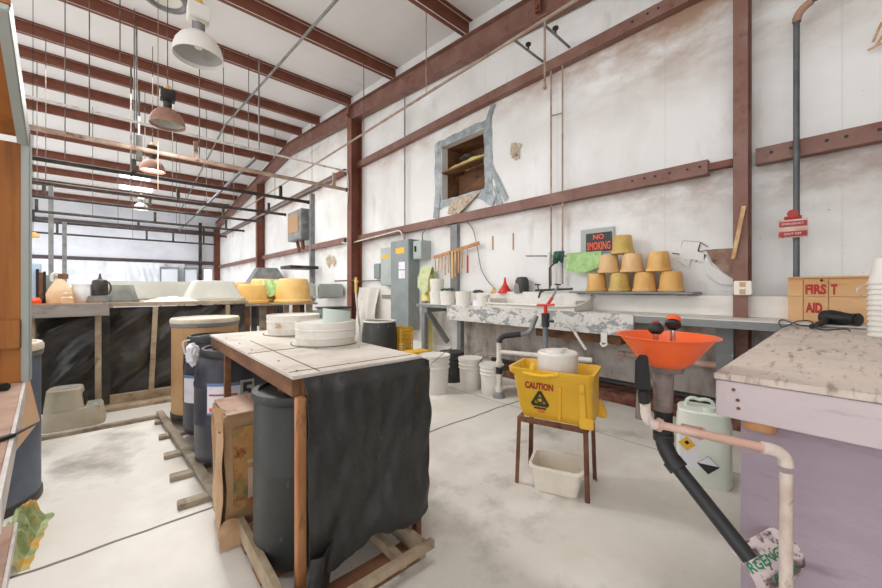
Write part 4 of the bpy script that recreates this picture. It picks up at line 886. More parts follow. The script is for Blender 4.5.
for k in range(3):
    p_, q_ = tri[k], tri[(k + 1) % 3]; mb.beam((p_[0] * .82, p_[1] * .82, 0), (q_[0] * .82, q_[1] * .82, 0), .014, .002)
for k in range(7): a_ = k * .9; mb.beam((.014 * math.cos(a_), .012 * math.sin(a_) - .004, 0), (.02 * math.cos(a_ + 1), .018 * math.sin(a_ + 1) - .004, 0), .006, .002)
mb.beam((-.03, -.045, 0), (.03, -.045, 0), .008, .002)
mb.xf(Ms @ frame(cc, (1, 0, 0), (0, -.05, 1)) @ Matrix.Scale(1.2, 4)).build('warning_emblem', 'caution_ink', t)
mb = MB().box(-.022, .022, -.006, .006, -.001, .001); mb.xf(Ms @ frame(onface(LS * .35, .052, .003), (1, 0, 0), (0, -.08, 1))).build('maker_mark', 'sign_orange', t)
# white bucket sitting inside the mop bucket
ic = Ms @ Vector((LS * .52, WS * .5, zb + .035))
t = thing('white_pail', 'white lidded pail sitting inside the yellow mop bucket', 'pail', ic)
MB().lathe([(.09, 0), (.108, .24), (.116, .242), (.12, .25), (.12, .355), (.112, .365), (.1, .362), (.0, .36)], ic, 36).build('pail_body', 'white_plastic', t)
MB().lathe([(.055, .361), (.05, .378), (.03, .381), (.0, .381)], ic + Vector((-.01, .01, 0)), 24).tube([ic + Vector((-.06, .03, .378)), ic + Vector((.06, -.03, .376))], .008, 8).build('lid_cap', 'white_plastic', t)
# wash tub under the stool
wc = Vector((1.98, 1.15, 0))
Mw = frame(wc, Vector((.35, -.42, 0)).normalized(), (1, .6, 0)); Mw = frame(wc, ux, (wx_.x, wx_.y, 0)) @ Matrix.Rotation(.12, 4, 'Z')
hx, hy = .145, .12; hw = .155
rings = [rrect(-hx * .85, hx * .85, -hy * .85, hy * .85, .002, .04), rrect(-hx, hx, -hy, hy, hw * .9, .045), rrect(-hx - .012, hx + .012, -hy - .012, hy + .012, hw * .92, .05), rrect(-hx - .012, hx + .012, -hy - .012, hy + .012, hw, .05), rrect(-hx + .004, hx - .004, -hy + .004, hy - .004, hw, .045), rrect(-hx * .82, hx * .82, -hy * .82, hy * .82, .012, .04)]
mb, R_ = loft(rings); mb.bm.faces.new(R_[0][::-1]); mb.bm.faces.new(R_[-1]); mb.xf(Mw)
one(mb, 'wash_tub', 'tub_cream', 'cream rectangular wash tub on the floor under the rusty stool', 'tub')

# ---------------------------------------------------------------- eyewash station
E_ = PT(665.5, 336, 1.21); ex, ey, ez = E_.x, E_.y, E_.z
t = thing('eyewash_station', 'orange bowl eyewash station on a pipe stand with black drain and pink supply pipe', 'eyewash', (ex, ey, .3))
R = .15
pr = [(.03, -.105), (.055, -.1), (.075, -.085), (.082, -.078), (R - .012, -.004), (R + .002, 0), (R + .002, .003), (R - .008, .002), (.078, -.068), (.05, -.078), (.0, -.08)]
MB().lathe(pr, (ex, ey, ez), 56).build('bowl', 'orange_plastic', t)
for k, (dx_, dy_, m_) in enumerate(((-.03, .02, 'rubber'), (.012, -.018, 'orange_plastic'))):
    hd = MB().tube([(ex + dx_, ey + dy_, ez - .08), (ex + dx_, ey + dy_, ez + .02)], .008, 12).build('spray_stem', 'chrome', t)
    MB().lathe([(.014, -.012), (.024, .0), (.024, .008), (.016, .018), (.014, .024), (.0, .026)], (0, 0, 0), 24).xf(Matrix.Translation((ex + dx_, ey + dy_, ez + (.036 if k else .02))) @ Matrix.Rotation(.5 if k else .0, 4, 'Y')).build('spray_head', 'rubber', t)
    if k: MB().lathe([(.02, -.01), (.022, .0), (.019, .006), (.0, .007)], (0, 0, .026), 20).xf(Matrix.Translation((ex + dx_, ey + dy_, ez + .036)) @ Matrix.Rotation(.5, 4, 'Y')).build('dust_cap', 'orange_plastic', t)
    else: MB().lathe([(.01, 0), (.01, .006), (.0, .007)], (0, 0, .025), 12).xf(Matrix.Translation((ex + dx_, ey + dy_, ez + .02))).build('dust_cap', 'sign_red', t)
px0, py0 = ex - .005, ey + .005
MB().tube([(px0, py0, ez - .10), (px0, py0, ez - .25)], .03, 18, rad=[.032, .027]).lathe([(.05, -.118), (.055, -.1)], (ex, ey, ez), 24).tube([(px0 - .03, py0 + .03, ez - .16), (px0 - .05, py0 + .05, ez - .17), (px0 - .055, py0 + .055, ez - .28)], .014, 10).build('cast_stand', 'cast_iron', t)
MB().tube([(px0, py0, ez - .235), (px0, py0, ez - .335)], .027, 18).tube([(px0, py0, ez - .255), (px0, py0, ez - .262)], .03, 18).tube([(px0, py0, ez - .31), (px0, py0, ez - .317)], .03, 18).build('rubber_coupling', 'rubber', t)
# drain: down, elbow, slanted run
d0 = Vector((px0, py0, ez - .335)); d1 = Vector((px0, py0, ez - .42)); target = Vector((1.26, .17, .43)); 
d1 = PT(663, 446, 1.19); target = PT(750, 559, .99); el = arc(d0, d1, PT(674, 463, 1.165), 6); d1 = el[-1]
MB().tube(el, .026, 18).tube([el[-1] - (target - d1).normalized() * .01, el[-1] + (target - d1).normalized() * .02], .03, 18).tube([d0 + Vector((0, 0, .01)), d0 - Vector((0, 0, .015))], .031, 18).build('drain_elbow', 'abs_black', t)
dr_end = target
MB().tube([el[-1], dr_end], .0215, 18).build('drain_pipe', 'abs_black', t)
# paddle
pa = PT(643, 372, 1.16)
mb = MB().prism([(0, -.026, -.06), (0, .024, -.06), (0, .022, .035), (0, .008, .056), (0, -.016, .052)], (.008, 0, 0)); mb.xf(frame(pa, (.75, .65, 0), (-.65, .75, 0))) 
mb.tube([pa + Vector((0, 0, -.06)), pa + Vector((0.004, -.003, -.10))], .017, 12)
mb.build('push_paddle', 'rubber', t, bevel=.003)
# supply pipe in PVC: down from the stand, across, then down
s0 = PT(648, 408, 1.17); s0b = PT(648, 424, 1.17); sc_ = Vector((s0b.x, s0b.y, s0b.z)); s1 = PT(779, 452, .99); s2 = PT(788, 462, .985)
MB().tube([PT(645, 402, 1.17), PT(645.5, 410, 1.17)] + arc(PT(645.5, 412, 1.17), PT(646, 425, 1.17), PT(660, 425, 1.165), 5), .0155, 14).build('supply_elbow', 'pvc', t)
MB().tube([PT(658, 424.5, 1.166), PT(764, 448, 1.0)], .0125, 14).tube([PT(657, 424, 1.166), PT(661, 425.5, 1.164)], .021, 14).tube([PT(682, 429, 1.14), PT(703, 434, 1.12)], .0175, 14).tube([PT(699, 433, 1.122), PT(702, 434, 1.12)], .0195, 14).build('supply_pipe', 'pvc_pink', t)
ev = [PT(762, 447.5, 1.0)] + arc(PT(770, 449, .995), Vector(PT(787, 453, .985)), PT(786, 466, .985) , 8)
MB().tube(ev, .0165, 14).build('supply_bend', 'pvc', t)
vb = PT(786, 472, .985)
MB().tube([vb, (vb.x, vb.y, 0.0)], .0145, 14).build('supply_riser', 'pvc', t)
# fallen curled emergency sign around the drain
sgM = frame(PT(778, 566, .93), (.70, -.2, .48), (-.42, .25, .9))
cs = PT(775, 568, .92)
ax_u = (PT(752, 592, .92) - PT(735, 560, .93)); 
def sign_pt(u, v, off=0.0):
    # u along the writing, v up the plate; the plate is bent like a half pipe round the writing direction
    xdir = (PT(790, 545, .95) - PT(742, 572, .92)).normalized()
    vdir = (ray(765, 545) - ray(800, 600)); vdir = (vdir - xdir * vdir.dot(xdir)).normalized()
    nrm = xdir.cross(vdir).normalized()
    if nrm.dot(ray(770, 560)) > 0: nrm = -nrm
    a_ = (v - .35) * 1.9; r_ = .082
    return PT(779, 576, 1.03) + xdir * ((u - .4) * .2) + vdir * (math.sin(a_) * r_) + nrm * ((math.cos(a_) - 1) * r_ + off)
t = thing('fallen_sign', 'curled dirty white sign with green lettering propped at the drain pipe end', 'sign', sign_pt(.5, 0))
MB().grid(lambda u, v: sign_pt(u, v), 10, 24, .0015).build('bent_plate', 'sign_white_dirty', t)
def wrap_text(s_, v0, u0, size, nm):
    cu = bpy.data.curves.new(nm, 'FONT'); cu.body = s_; cu.size = size; cu.offset = .0006; cu.resolution_u = 2
    o = bpy.data.objects.new(nm, cu); COL.objects.link(o); dg = bpy.context.evaluated_depsgraph_get(); dg.update()
    me = bpy.data.meshes.new_from_object(o.evaluated_get(dg)); bpy.data.objects.remove(o)
    bm = bmesh.new(); bm.from_mesh(me); bpy.data.meshes.remove(me)
    for v_ in bm.verts: v_.co = sign_pt(u0 + v_.co.x / .2, v0 + v_.co.y / .16, .0025)
    mb = MB(); mb.bm.free(); mb.bm = bm; return mb.build(nm, 'sign_green', t, recalc=False)
wrap_text('RGENCY', .58, .02, .036, 'lettering'); wrap_text('EQUI', .26, .30, .036, 'lettering')
one(MB().prism([(-.03, -.012, 0), (.03, -.016, 0), (.026, .014, 0), (-.024, .018, 0)], (0, 0, .008)).xf(frame(PT(818, 566, .985), (.6, -.7, .2), (.2, .2, 1))), 'pipe_clip', 'grey_steel', 'small grey clip behind the fallen sign on the bench side', 'clip') if False else None

# ---------------------------------------------------------------- carboys
def carboy(c, lab, labels=True, rz=0):
    t = thing('chemical_jug', lab, 'jug', c, 'translucent chemical jugs'); h = .47
    Mz = Matrix.Translation(c) @ Matrix.Rotation(rz, 4, 'Z')
    a_, b_ = .14, .12
    rings = [rrect(-a_ * .95, a_ * .95, -b_ * .95, b_ * .95, 0, .06), rrect(-a_, a_, -b_, b_, .02, .065), rrect(-a_, a_, -b_, b_, h * .80, .065), rrect(-a_ * .96, a_ * .96, -b_ * .96, b_ * .96, h * .86, .065), rrect(-a_ * .96, a_ * .96, -b_ * .96, b_ * .96, h * .93, .065), rrect(-a_ * .9, a_ * .9, -b_ * .9, b_ * .9, h * .95, .06)]
    mb, R_ = loft(rings); mb.bm.faces.new(R_[0][::-1]); mb.bm.faces.new(R_[-1]); mb.xf(Mz).build('jug_body', 'jug_plastic', t)
    MB().tube([(.03, -.05, h * .95), (.03, -.05, h * 1.0)], .035, 16).xf(Mz).build('cap', 'mint_plastic', t)
    MB().tube(arc((-.09, .02, h * .93), (-.09, .02, h * 1.1), (-.02, .02, h * 1.04), 5) + arc((-.02, .02, h * 1.04), (.06, .02, h * 1.1), (.06, .02, h * .93), 5), .011, 10).xf(Mz).build('handle', 'mint_plastic', t)
    if labels:
        F = lambda x_, z_, o_: Mz @ Vector((x_, -b_ - o_, z_))
        MB().prism([F(-.12, .10, .0), F(-.02, .10, .0), F(-.02, .36, .0), F(-.12, .36, .0)], Mz.to_3x3() @ Vector((0, -.001, 0))).build('paper_label', 'paper', t)
        def dia(cx, cz, s_, m_, nm, o_=.002): return MB().prism([F(cx, cz - s_, o_), F(cx + s_, cz, o_), F(cx, cz + s_, o_), F(cx - s_, cz, o_)], Mz.to_3x3() @ Vector((0, -.001, 0))).build(nm, m_, t)
        dia(-.085, .245, .045, 'yellow_plastic', 'oxidiser_diamond'); dia(-.085, .252, .014, 'rubber', 'flame_mark', .0035)
        dia(.02, .14, .055, 'sign_black', 'hazard_diamond'); MB().prism([F(.02 - .05, .143, .0035), F(.02, .193, .0035), F(.02 + .05, .143, .0035)], Mz.to_3x3() @ Vector((0, -.001, 0))).build('hazard_upper_half', 'paper', t)
    return t
carboy(Vector((2.74, .585, 0)), 'translucent chemical jug with yellow and black hazard diamonds behind the eyewash pipe', True, -1.32)
carboy(Vector((3.0, .22, 0)), 'second translucent chemical jug half hidden behind the purple bench', False, -1.32)

# ---------------------------------------------------------------- purple bench at right
BX, BZ = 1.42, .93
t = thing('side_bench', 'purple-grey wooden side bench with a worn stained top at the right edge', 'bench', (2.5, -.4, 0))
MB().prism([(BX, .275, BZ - .02), (3.56, .27, BZ - .02), (3.56, -1.6, BZ - .02), (BX, -1.6, BZ - .02)], (0, 0, .02)).build('bench_top', 'bench_top', t, bevel=.003)
MB().box(BX, BX + .03, -1.6, .27, BZ - .135, BZ - .022).box(BX + .03, 3.5, .235, .262, BZ - .1, BZ - .022).build('apron', 'bench_pink', t, bevel=.003)
MB().box(BX + .07, BX + .09, -1.6, .218, 0.0, BZ - .022).build('side_panel', 'bench_panel', t)
MB().box(BX + .02, BX + .068, .13, .205, BZ - .165, BZ - .137).build('corner_block', 'orange_post', t, bevel=.003)
mb = MB()
for y, z in ((.225, BZ - .045), (.215, BZ - .075), (.213, BZ - .10)): mb.tube([(BX - .003, y, z), (BX + .002, y, z)], .005, 10)
mb.build('knot_holes', 'brown_wood', t)
MB().box(3.4, 3.5, .1, .2, 0, BZ - .1).build('leg', 'bench_pink', t)
# FIRST AID crate
fx = 3.93; fy0, fy1 = -.14, .285
t = thing('first_aid_crate', 'pine crate stencilled FIRST AID in red against the wall', 'crate', (4.03, .07, BZ + .02))
cz0, cz1 = .946, 1.285
MB().box(fx + .012, 4.055, fy0, fy1, cz0, cz1 - .012).build('crate_body', 'pine_crate', t, bevel=.004)
MB().box(fx + .002, 4.058, fy0 - .005, fy1 + .005, cz1 - .012, cz1 + .002).build('lid', 'pine_crate', t, bevel=.002)
zmid = (cz0 + cz1) / 2 + .02
for (a_, b_) in ((fy1, fy1 - .083), (fy1 - .088, fy1 - .215), (fy1 - .22, fy0)):
    MB().box(fx, fx + .011, b_, a_, zmid + .0015, cz1 - .02).build('front_slat', 'pine_crate', t, bevel=.002); MB().box(fx, fx + .011, b_, a_, cz0, zmid - .0015).build('front_slat', 'pine_crate', t, bevel=.002)
ty = (fy1 - .092 + fy1 - .21) / 2
text('FIRS', .105, 'stencil_lettering', 'stencil_red', frame((fx - .001, ty, zmid + .055), (0, -1, 0), (0, 0, 1)), t, bold=.006, fit=(.112, .078))
text('T', .105, 'stencil_lettering', 'stencil_red', frame((fx - .001, fy1 - .245, zmid + .055), (0, -1, 0), (0, 0, 1)), t, bold=.006, fit=(.034, .078))
text('AID', .105, 'stencil_lettering', 'stencil_red', frame((fx - .001, ty + .01, zmid - .085), (0, -1, 0), (0, 0, 1)), t, bold=.006, fit=(.09, .078))
MB().tube([(fx - .004, ty - .03, cz1 - .025), (fx - .012, ty - .03, cz1 - .03)], .008, 8).build('latch', 'dark_steel', t)
# hair dryer
h0 = PZ(822, 322, BZ); zc = BZ + .045
a_ = PZ(822, 321, zc); b_ = PZ(857, 318.5, zc); a_ = PT(829, 315, 2.55); b_ = PT(858, 318, 2.38); a_.z = b_.z = BZ + .06
t = thing('hair_dryer', 'black hair dryer lying on the bench in front of the crate', 'hair dryer', (a_.x, a_.y, BZ))
dv = (b_ - a_).normalized()
MB().tube([a_ - dv * .05, a_ - dv * .03, a_ + dv * .02, a_ + dv * .06, b_ - dv * .04, b_], .04, 20, rad=[.024, .05, .056, .05, .038, .043]).build('barrel', 'rubber', t)
MB().tube([b_ + dv * .001, b_ + dv * .004], .034, 20).build('nozzle_opening', 'dark_steel', t)
hd_ = PT(812, 323, 2.32); hd_.z = BZ + .022
MB().tube([a_ + Vector((0, 0, -.01)), (a_ + hd_) / 2 - Vector((0, 0, .01)), hd_], .017, 14, rad=[.022, .019, .016]).build('handle', 'rubber', t)
cp = [PZ(x, y, BZ + .022) for x, y in ((812, 326), (800, 325), (785, 319), (779, 322), (783, 327), (795, 322), (806, 316.5), (813, 319), (816, 328), (826, 330), (845, 329), (850, 331))]
for v_ in cp: v_.x = min(v_.x, 3.85)
MB().tube(spline([hd_] + cp), .004, 8).build('power_cord', 'rubber', t)
# nested white tubs at the right edge
cc = PZ(888, 337, BZ + .001)
for k in range(11):
    z0 = BZ + .001 + k * .029; r_ = .072
    r = thing('nested_cup', '%s white ribbed cup from the bottom of the nested stack at the right edge' % ordn[k], 'cup', (cc.x, cc.y, z0), 'nested white cups')
    MB().lathe([(r_ * .68, .14), (r_ * .7, .145), (r_ * .0, .146)] if False else [(r_, 0), (r_ * 1.06, .002), (r_ * 1.06, .01), (r_, .012), (r_ * .72, .14), (r_ * .68, .142), (r_ * .66, .14), (r_ * .94, .006)], (cc.x, cc.y, z0), 28, capb=False).build('cup_wall', 'white_plastic', r)
tag(bpy.data.objects['nested_cup.010'], 'topmost white ribbed cup of the nested stack at the right edge')

# ---------------------------------------------------------------- pallets, table and drums in the middle left
t = thing('wooden_pallet', 'grey weathered pallet with cross boards sticking out under the drums', 'pallet', (.6, 3.2, 0))
PZT = .115
MB().beam((.29, 4.25, .043), (.42, 2.22, .043), .05, .030).build('edge_runner', 'old_wood', t, bevel=.003)
for x in (.7, 1.05): MB().box(x - .03, x + .03, 2.4, 4.2, .028, .058).build('runner', 'old_wood', t, bevel=.003)
for k, y in enumerate((2.40, 2.78, 3.17, 3.60, 4.02)):
    MB().beam((.24, y + .02, .014), (1.15, y - .02, .014), .075, .027).build('cross_board', 'old_wood', t, bevel=.004)
t = thing('wooden_pallet', 'brown pallet under the table with the black draped end', 'pallet', (.7, 1.7, 0))
for x in (.435, .98): MB().box(x - .014, x + .014, 1.205, 2.2, .031, .11).build('runner', 'pallet_wood', t, bevel=.002)
MB().box(.87, .90, 1.215, 2.2, .031, .075).build('runner', 'pallet_wood', t, bevel=.002)
for y in (1.19,): MB().box(.46, 1.02, y - .014, y + .014, .076, .112).build('front_board', 'pallet_wood', t, bevel=.002)
for y in (1.3, 1.62, 1.85, 2.1): MB().box(.425, .99, y - .06, y + .06, .0, .03).build('deck_board', 'brown_wood', t, bevel=.002)
# table
TX0, TX1, TY0, TY1, TZ = .485, 1.105, 1.37, 3.0, .87
t = thing('work_table', 'wooden work table with white board top and black plastic draped over its end', 'table', (.82, 2.15, 0))
MB().box(TX0, TX1, TY0, TY1, TZ - .014, TZ).build('table_top', 'table_board', t, bevel=.002)
MB().box(TX0 + .005, TX0 + .04, TY0 + .02, TY1 - .01, TZ - .085, TZ - .015).box(TX1 - .04, TX1 - .005, TY0 + .02, TY1 - .01, TZ - .085, TZ - .015).box(TX0 + .04, TX1 - .04, TY1 - .045, TY1 - .01, TZ - .085, TZ - .015).box(TX0 + .04, TX1 - .04, TY0 + .005, TY0 + .04, TZ - .085, TZ - .015).build('apron', 'brown_wood', t, bevel=.003)
for (x, y, m_, z0) in ((TX0 + .03, TY0 + .03, 'orange_post', .0), (TX1 - .03, TY0 + .03, 'brown_wood', .0), (TX0 + .02, 2.58, 'brown_wood', .0), (TX1 - .03, TY1 - .06, 'brown_wood', .0)):
    MB().box(x - .014, x + .02, y - .04, y + .0, z0, TZ - .085).build('leg', m_, t, bevel=.003)
mb = MB(); 
mb.beam((TX0, 1.99, TZ + .0012), (TX1 - .02, 2.02, TZ + .0012), .006, .0015).beam((TX0 + .11, TY0 + .01, TZ + .0012), (TX0 + .13, TY0 + .0 + 1.1, TZ + .0012), .0045, .0015); mb.beam((TX0 + .01, TY0 + .07, TZ + .0012), (TX1 - .02, TY0 + .06, TZ + .0012), .004, .0015)
for (x, y) in ((.53, 1.45), (.75, 1.44), (.98, 1.43), (.54, 1.7), (.53, 2.1), (.54, 2.4), (.8, 1.9), (1.0, 1.8), (.53, 2.7)): mb.lathe([(.005, 0), (.005, .0025)], (x, y, TZ), 8, capt=True)
mb.build('seams_and_nails', 'brown_wood', t)
def drape(u, v):
    x = TX0 + .035 + u * (TX1 - TX0 - .02); vv = v
    z = TZ - .016 - vv * (.72 - .05 * max(0, (u - .55) / .45) ** 1 + .025 * math.sin(u * 9) + .02 * noise.noise((u * 9, 0, 3)))
    y = TY0 - .045 - .012 * vv - .018 * vv * math.sin(u * 7 + vv * 2) - .03 * vv * noise.noise((u * 2.5, vv * 1.6, 1)) - .022 * noise.noise((u * 5 + vv * 3, vv * 4, 4)) - .009 * noise.noise((u * 14, vv * 6, 9))
    if vv < .06: y = y * (vv / .06) + (TY0 - .006) * (1 - vv / .06)
    return (x + .015 * vv * noise.noise((u * 3, vv * 5, 8)) - .04 * vv * u, y, z)
MB().grid(drape, 56, 60, .003).build('plastic_drape', 'tarp', t, smooth=60)
def drape2(u, v):
    y = TY0 - .04 + u * .5; z = TZ - .016 - v * (.68 - .35 * u * u)
    return (TX1 + .008 - .012 * v + .016 * v * math.sin(u * 9 + v * 3) + .012 * noise.noise((u * 5, v * 4, 3)), y, z)
MB().grid(drape2, 24, 40, .003).build('side_drape', 'tarp', t, smooth=60)
def drape3(u, v):
    x = TX0 + .045 + u * .1; z = .2 - v * .16
    return (x - .03 * v, TY0 - .065 - .02 * math.sin(u * 5) - .01 * v, z + .02 * u)
MB().grid(drape3, 8, 12, .003).build('torn_corner_strip', 'tarp', t, smooth=60)
# lidded low tubs on the table
def low_tub(c, R, h, lab, piece=False):
    t = thing('low_round_tub', lab, 'tub', c, 'low round tubs on the white-topped table')
    h *= 1.15; pr = [(R * .93, 0), (R * .95, .004), (R * .97, h * .3), (R * .99, h * .32), (R * .985, h * .36), (R * .985, h * .62), (R * 1.0, h * .64), (R * 1.0, h * .7), (R * .985, h * .72), (R, h * .95), (R * .99, h), (R * .94, h), (R * .93, h * .93)]
    MB().lathe(pr, c, 56).build('tub_wall', 'white_plastic_dirty', t)
    MB().lathe([(R * .925, h * .93), (R * .925, h * .95)], c, 56, capt=True).build('lid', 'white_plastic', t)
    ang = [2.6 + k * .16 for k in range(18)]
    MB().tube([(c[0] + R * 1.12 * math.cos(a_), c[1] + R * 1.12 * math.sin(a_), c[2] + .006) for a_ in ang], .003, 6).build('wire_bail', 'rod', t)
    return t
ta = low_tub(Vector((.95, 2.66, TZ + .001)), .18, .12, 'white low round tub with numbers on its side, farther of the two on table')
text('26', .05, 'moulded_number', 'cardboard_pale', frame((.95 - .181 * .80, 2.66 - .181 * .60, TZ + .075), (.6, -.8, 0), (0, 0, 1)), ta)
low_tub(Vector((.93, 2.07, TZ + .001)), .175, .115, 'white low round tub holding a pale curved piece, nearer of the two on table')
c = Vector((.93, 2.07, TZ + .130))
t = thing('curved_offcut', 'pale mint curved plastic piece standing on the nearer low tub', 'offcut', c + Vector((.05, 0, 0)))
mb = MB(); n_ = 22
rr = .13; A = [c + Vector((.01 + rr * math.cos(a_), .0 + rr * math.sin(a_), 0)) for a_ in [-2.15 + 2.5 * k / n_ for k in range(n_ + 1)]]
def oc(u, v): a_ = -2.3 + 2.3 * u; return (c.x + .03 + .125 * math.cos(a_), c.y + .02 + .125 * math.sin(a_), c.z + (.085 - .04 * u) * v)
mb.grid(oc, 24, 3, .004); mb.build('curved_wall', 'mint_plastic', t)

# drums
def drum(c, R, h, m, lab, style='plastic', lid=None):
    t = thing('storage_drum', lab, 'drum', c)
    if style == 'fibre':
        MB().lathe([(R * .99, 0), (R, .01), (R, .04), (R * .985, .045), (R * .985, h - .05), (R * 1.0, h - .045)], c, 56, capt=True).build('drum_body', m, t)
        MB().lathe([(R * 1.0, h - .045), (R * 1.03, h - .04), (R * 1.03, h - .015), (R * 1.0, h), (R * .93, h), (R * .92, h - .012)], c, 56, capb=True, capt=True).build('lid', lid or 'lid_cream', t)
        MB().lathe([(R * 1.005, h - .075), (R * 1.02, h - .065), (R * 1.02, h - .05), (R * 1.005, h - .046)], c, 56, capb=False).build('clamp_ring', 'grey_steel', t)
        MB().lathe([(R * 1.0, 0), (R * 1.012, .005), (R * 1.012, .04), (R * 1.0, .046)], c, 56, capb=False).build('bottom_ring', 'dark_steel', t)
    else:
        pr = [(R * .9, 0), (R * .97, .02), (R, .06), (R, h * .32), (R * 1.015, h * .33), (R * 1.015, h * .36), (R, h * .37), (R, h * .66), (R * 1.015, h * .67), (R * 1.015, h * .7), (R, h * .71), (R * .99, h * .8), (R * .94, h * .88), (R * .84, h * .93), (R * .80, h * .935)]
        MB().lathe(pr, c, 48, capt=True).build('drum_body', m, t)
        MB().lathe([(R * .80, h * .93), (R * .86, h * .935), (R * .87, h * .975), (R * .84, h), (R * .76, h), (R * .74, h - .014)], c, 48, capb=True, capt=True).build('lid_ring', lid or 'black_plastic', t)
        MB().lathe([(.03, h - .014), (.03, h - .002), (.0, h)], c + Vector((R * .3, 0, 0)), 14).lathe([(.2 * R, h - .014), (.2 * R, h - .007), (0, h - .006)], c + Vector((-R * .2, .04, 0)), 20).build('bung', 'grey_black_plastic', t)
    return t
def wrap_label(t, c, R, a0, a1, z0, z1, m, nm, off=.003):
    return MB().grid(lambda u, v: (c.x + (R + off) * math.cos(a0 + (a1 - a0) * u), c.y + (R + off) * math.sin(a0 + (a1 - a0) * u), c.z + z0 + (z1 - z0) * v), 20, 2, .001).build(nm, m, t)
def toward(c): return math.atan2(-c.y, -c.x)
c = Vector((.61, 3.95, .06)); t = drum(c, .265, .87, 'fibre_drum', 'large tan fibre drum with a cream lid on the pallet', 'fibre')
th = toward(c); wrap_label(t, c, .263, th - .05, th + .95, .58, .74, 'paper', 'paper_label'); wrap_label(t, c, .263, th - .05, th + .95, .715, .74, 'print_purple', 'label_header', .006); wrap_label(t, c, .263, th + .1, th + .8, .64, .652, 'print_blue', 'label_line', .006)
c = Vector((.575, 3.45, .06)); t = drum(c, .195, .76, 'blue_black_plastic', 'dark drum with white label between the tan drum and the front blue-black drum')
th = toward(c); l_ = wrap_label(t, c, .203, th - 1.1, th + .3, .26, .47, 'paper', 'paper_label'); wrap_label(l_, c, .203, th - 1.1, th + .3, .45, .47, 'print_blue', 'label_header', .006); wrap_label(l_, c, .203, th - .4, th + .4, .38, .39, 'print_red', 'label_line', .006)
# clear bag hung on it
bg = MB().ball((c.x + .24 * math.cos(th - .55), c.y + .24 * math.sin(th - .55), .70), .075, .55, .9, 1.1, wob=.5, sub=3)
one(bg, 'plastic_bag', 'paper', 'crumpled white plastic bag hanging at the rim of the dark labelled drum', 'bag')
one(MB().tube(spline([(c.x + .25 * math.cos(th - .75), c.y + .25 * math.sin(th - .75), .70), (c.x + .26 * math.cos(th - .8), c.y + .26 * math.sin(th - .8), .79), (c.x + .25 * math.cos(th - .6), c.y + .25 * math.sin(th - .6), .81)]), .006, 6), 'rope_handle', 'white_pipe', 'loop of white rope beside the tan fibre drum', 'rope')
c = Vector((.625, 2.86, .06)); t = drum(c, .25, .73, 'blue_black_plastic', 'wide blue-black plastic drum with blue-edged label under the table end')
th = toward(c); l_ = wrap_label(t, c, .252, th - 0.70, th + 0.08, 0.330, .53, 'paper', 'paper_label'); wrap_label(l_, c, .252, th - 0.70, th + 0.08, 0.512, .53, 'print_blue', 'label_header', .006); wrap_label(l_, c, .252, th - 0.70, th + 0.08, 0.330, .342, 'print_blue', 'label_footer', .006)
wrap_label(l_, c, .252, th - 0.64, th + 0.02, 0.452, .462, 'print_red', 'label_line', .006); wrap_label(l_, c, .252, th - 0.63, th - 0.50, 0.350, .375, 'sign_orange', 'label_mark', .006); wrap_label(l_, c, .252, th - 0.38, th + 0.02, 0.400, .405, 'print_blue', 'label_text', .006)
a5 = th + .24; wrap_label(t, c, .252, a5 - .17, a5 + .17, .40, .54, 'electric_light', 'number_patch', .002)
nd = Vector((math.cos(a5), math.sin(a5), 0)); text('5', .15, 'painted_number', 'blue_black_plastic', frame(c + nd * .259 + Vector((0, 0, .47)), nd.cross(Vector((0, 0, 1))) * -1, (0, 0, 1)), t, bold=.004)
# tall narrow black drum
c = Vector((.63, 1.675, .031)); t = thing('storage_drum', 'tall narrow charcoal drum standing under the table beside the black drape', 'drum', c)
R, h = .196, .745
MB().lathe([(R * .94, 0), (R * .99, .015), (R, .04), (R, h * .52), (R * 1.012, h * .53), (R * 1.0, h * .54), (R * .99, h * .88), (R * .93, h * .91)], c, 56, capt=True).build('drum_body', 'grey_black_plastic', t)
MB().lathe([(R * .93, h * .91), (R * 1.03, h * .92), (R * 1.05, h * .945), (R * 1.03, h * .965), (R * .9, h * .968), (R * .88, h * .95)], c, 56, capb=True, capt=True).build('rim_ring', 'grey_black_plastic', t)
MB().lathe([(R * .5, h * .95), (R * .52, h * .975), (R * .4, h * .985), (R * .38, h * .97)], c, 32, capb=True, capt=True).build('lid_cap', 'brown_wood', t)
# cardboard box
t = thing('cardboard_box', 'battered brown cardboard box with torn plastic wrap in front of the drums', 'box', (.5, 2.05, .114))
bx0, bx1, by0, by1, bz0, bz1 = .37, .66, 1.915, 2.2, .04, .60
def wobx(v_): return v_ + Vector((.012 * noise.noise(v_ * 6), .012 * noise.noise(v_ * 6 + Vector((3, 3, 3))), 0))
def boxshell(): 
    mb = MB(); g = bmesh.ops.create_cube(mb.bm, size=1); bmesh.ops.subdivide_edges(mb.bm, edges=mb.bm.edges, cuts=7, use_grid_fill=True)
    for v_ in mb.bm.verts:
        p = v_.co; q = Vector((bx0 + (p.x + .5) * (bx1 - bx0), by0 + (p.y + .5) * (by1 - by0), bz0 + (p.z + .5) * (bz1 - bz0)))
        k = noise.noise(q * 5) * .018; q += Vector((k, noise.noise(q * 6 + Vector((5, 1, 2))) * .018, 0)); v_.co = q
    return mb
boxshell().build('box_body', 'cardboard', t, smooth=50)
MB().grid(lambda u, v: (bx0 + .03 + u * .27, by0 - .018 - .006 * math.sin(v * 5), .16 + .38 * v), 8, 12, .002).build('printed_panel', 'cardboard_red_print', t)
MB().grid(lambda u, v: (bx0 + .09 + u * .17, by0 - .026 - .006 * math.sin(v * 5), .20 + .18 * v), 6, 6, .001).build('paper_label', 'pink_cardboard', t)
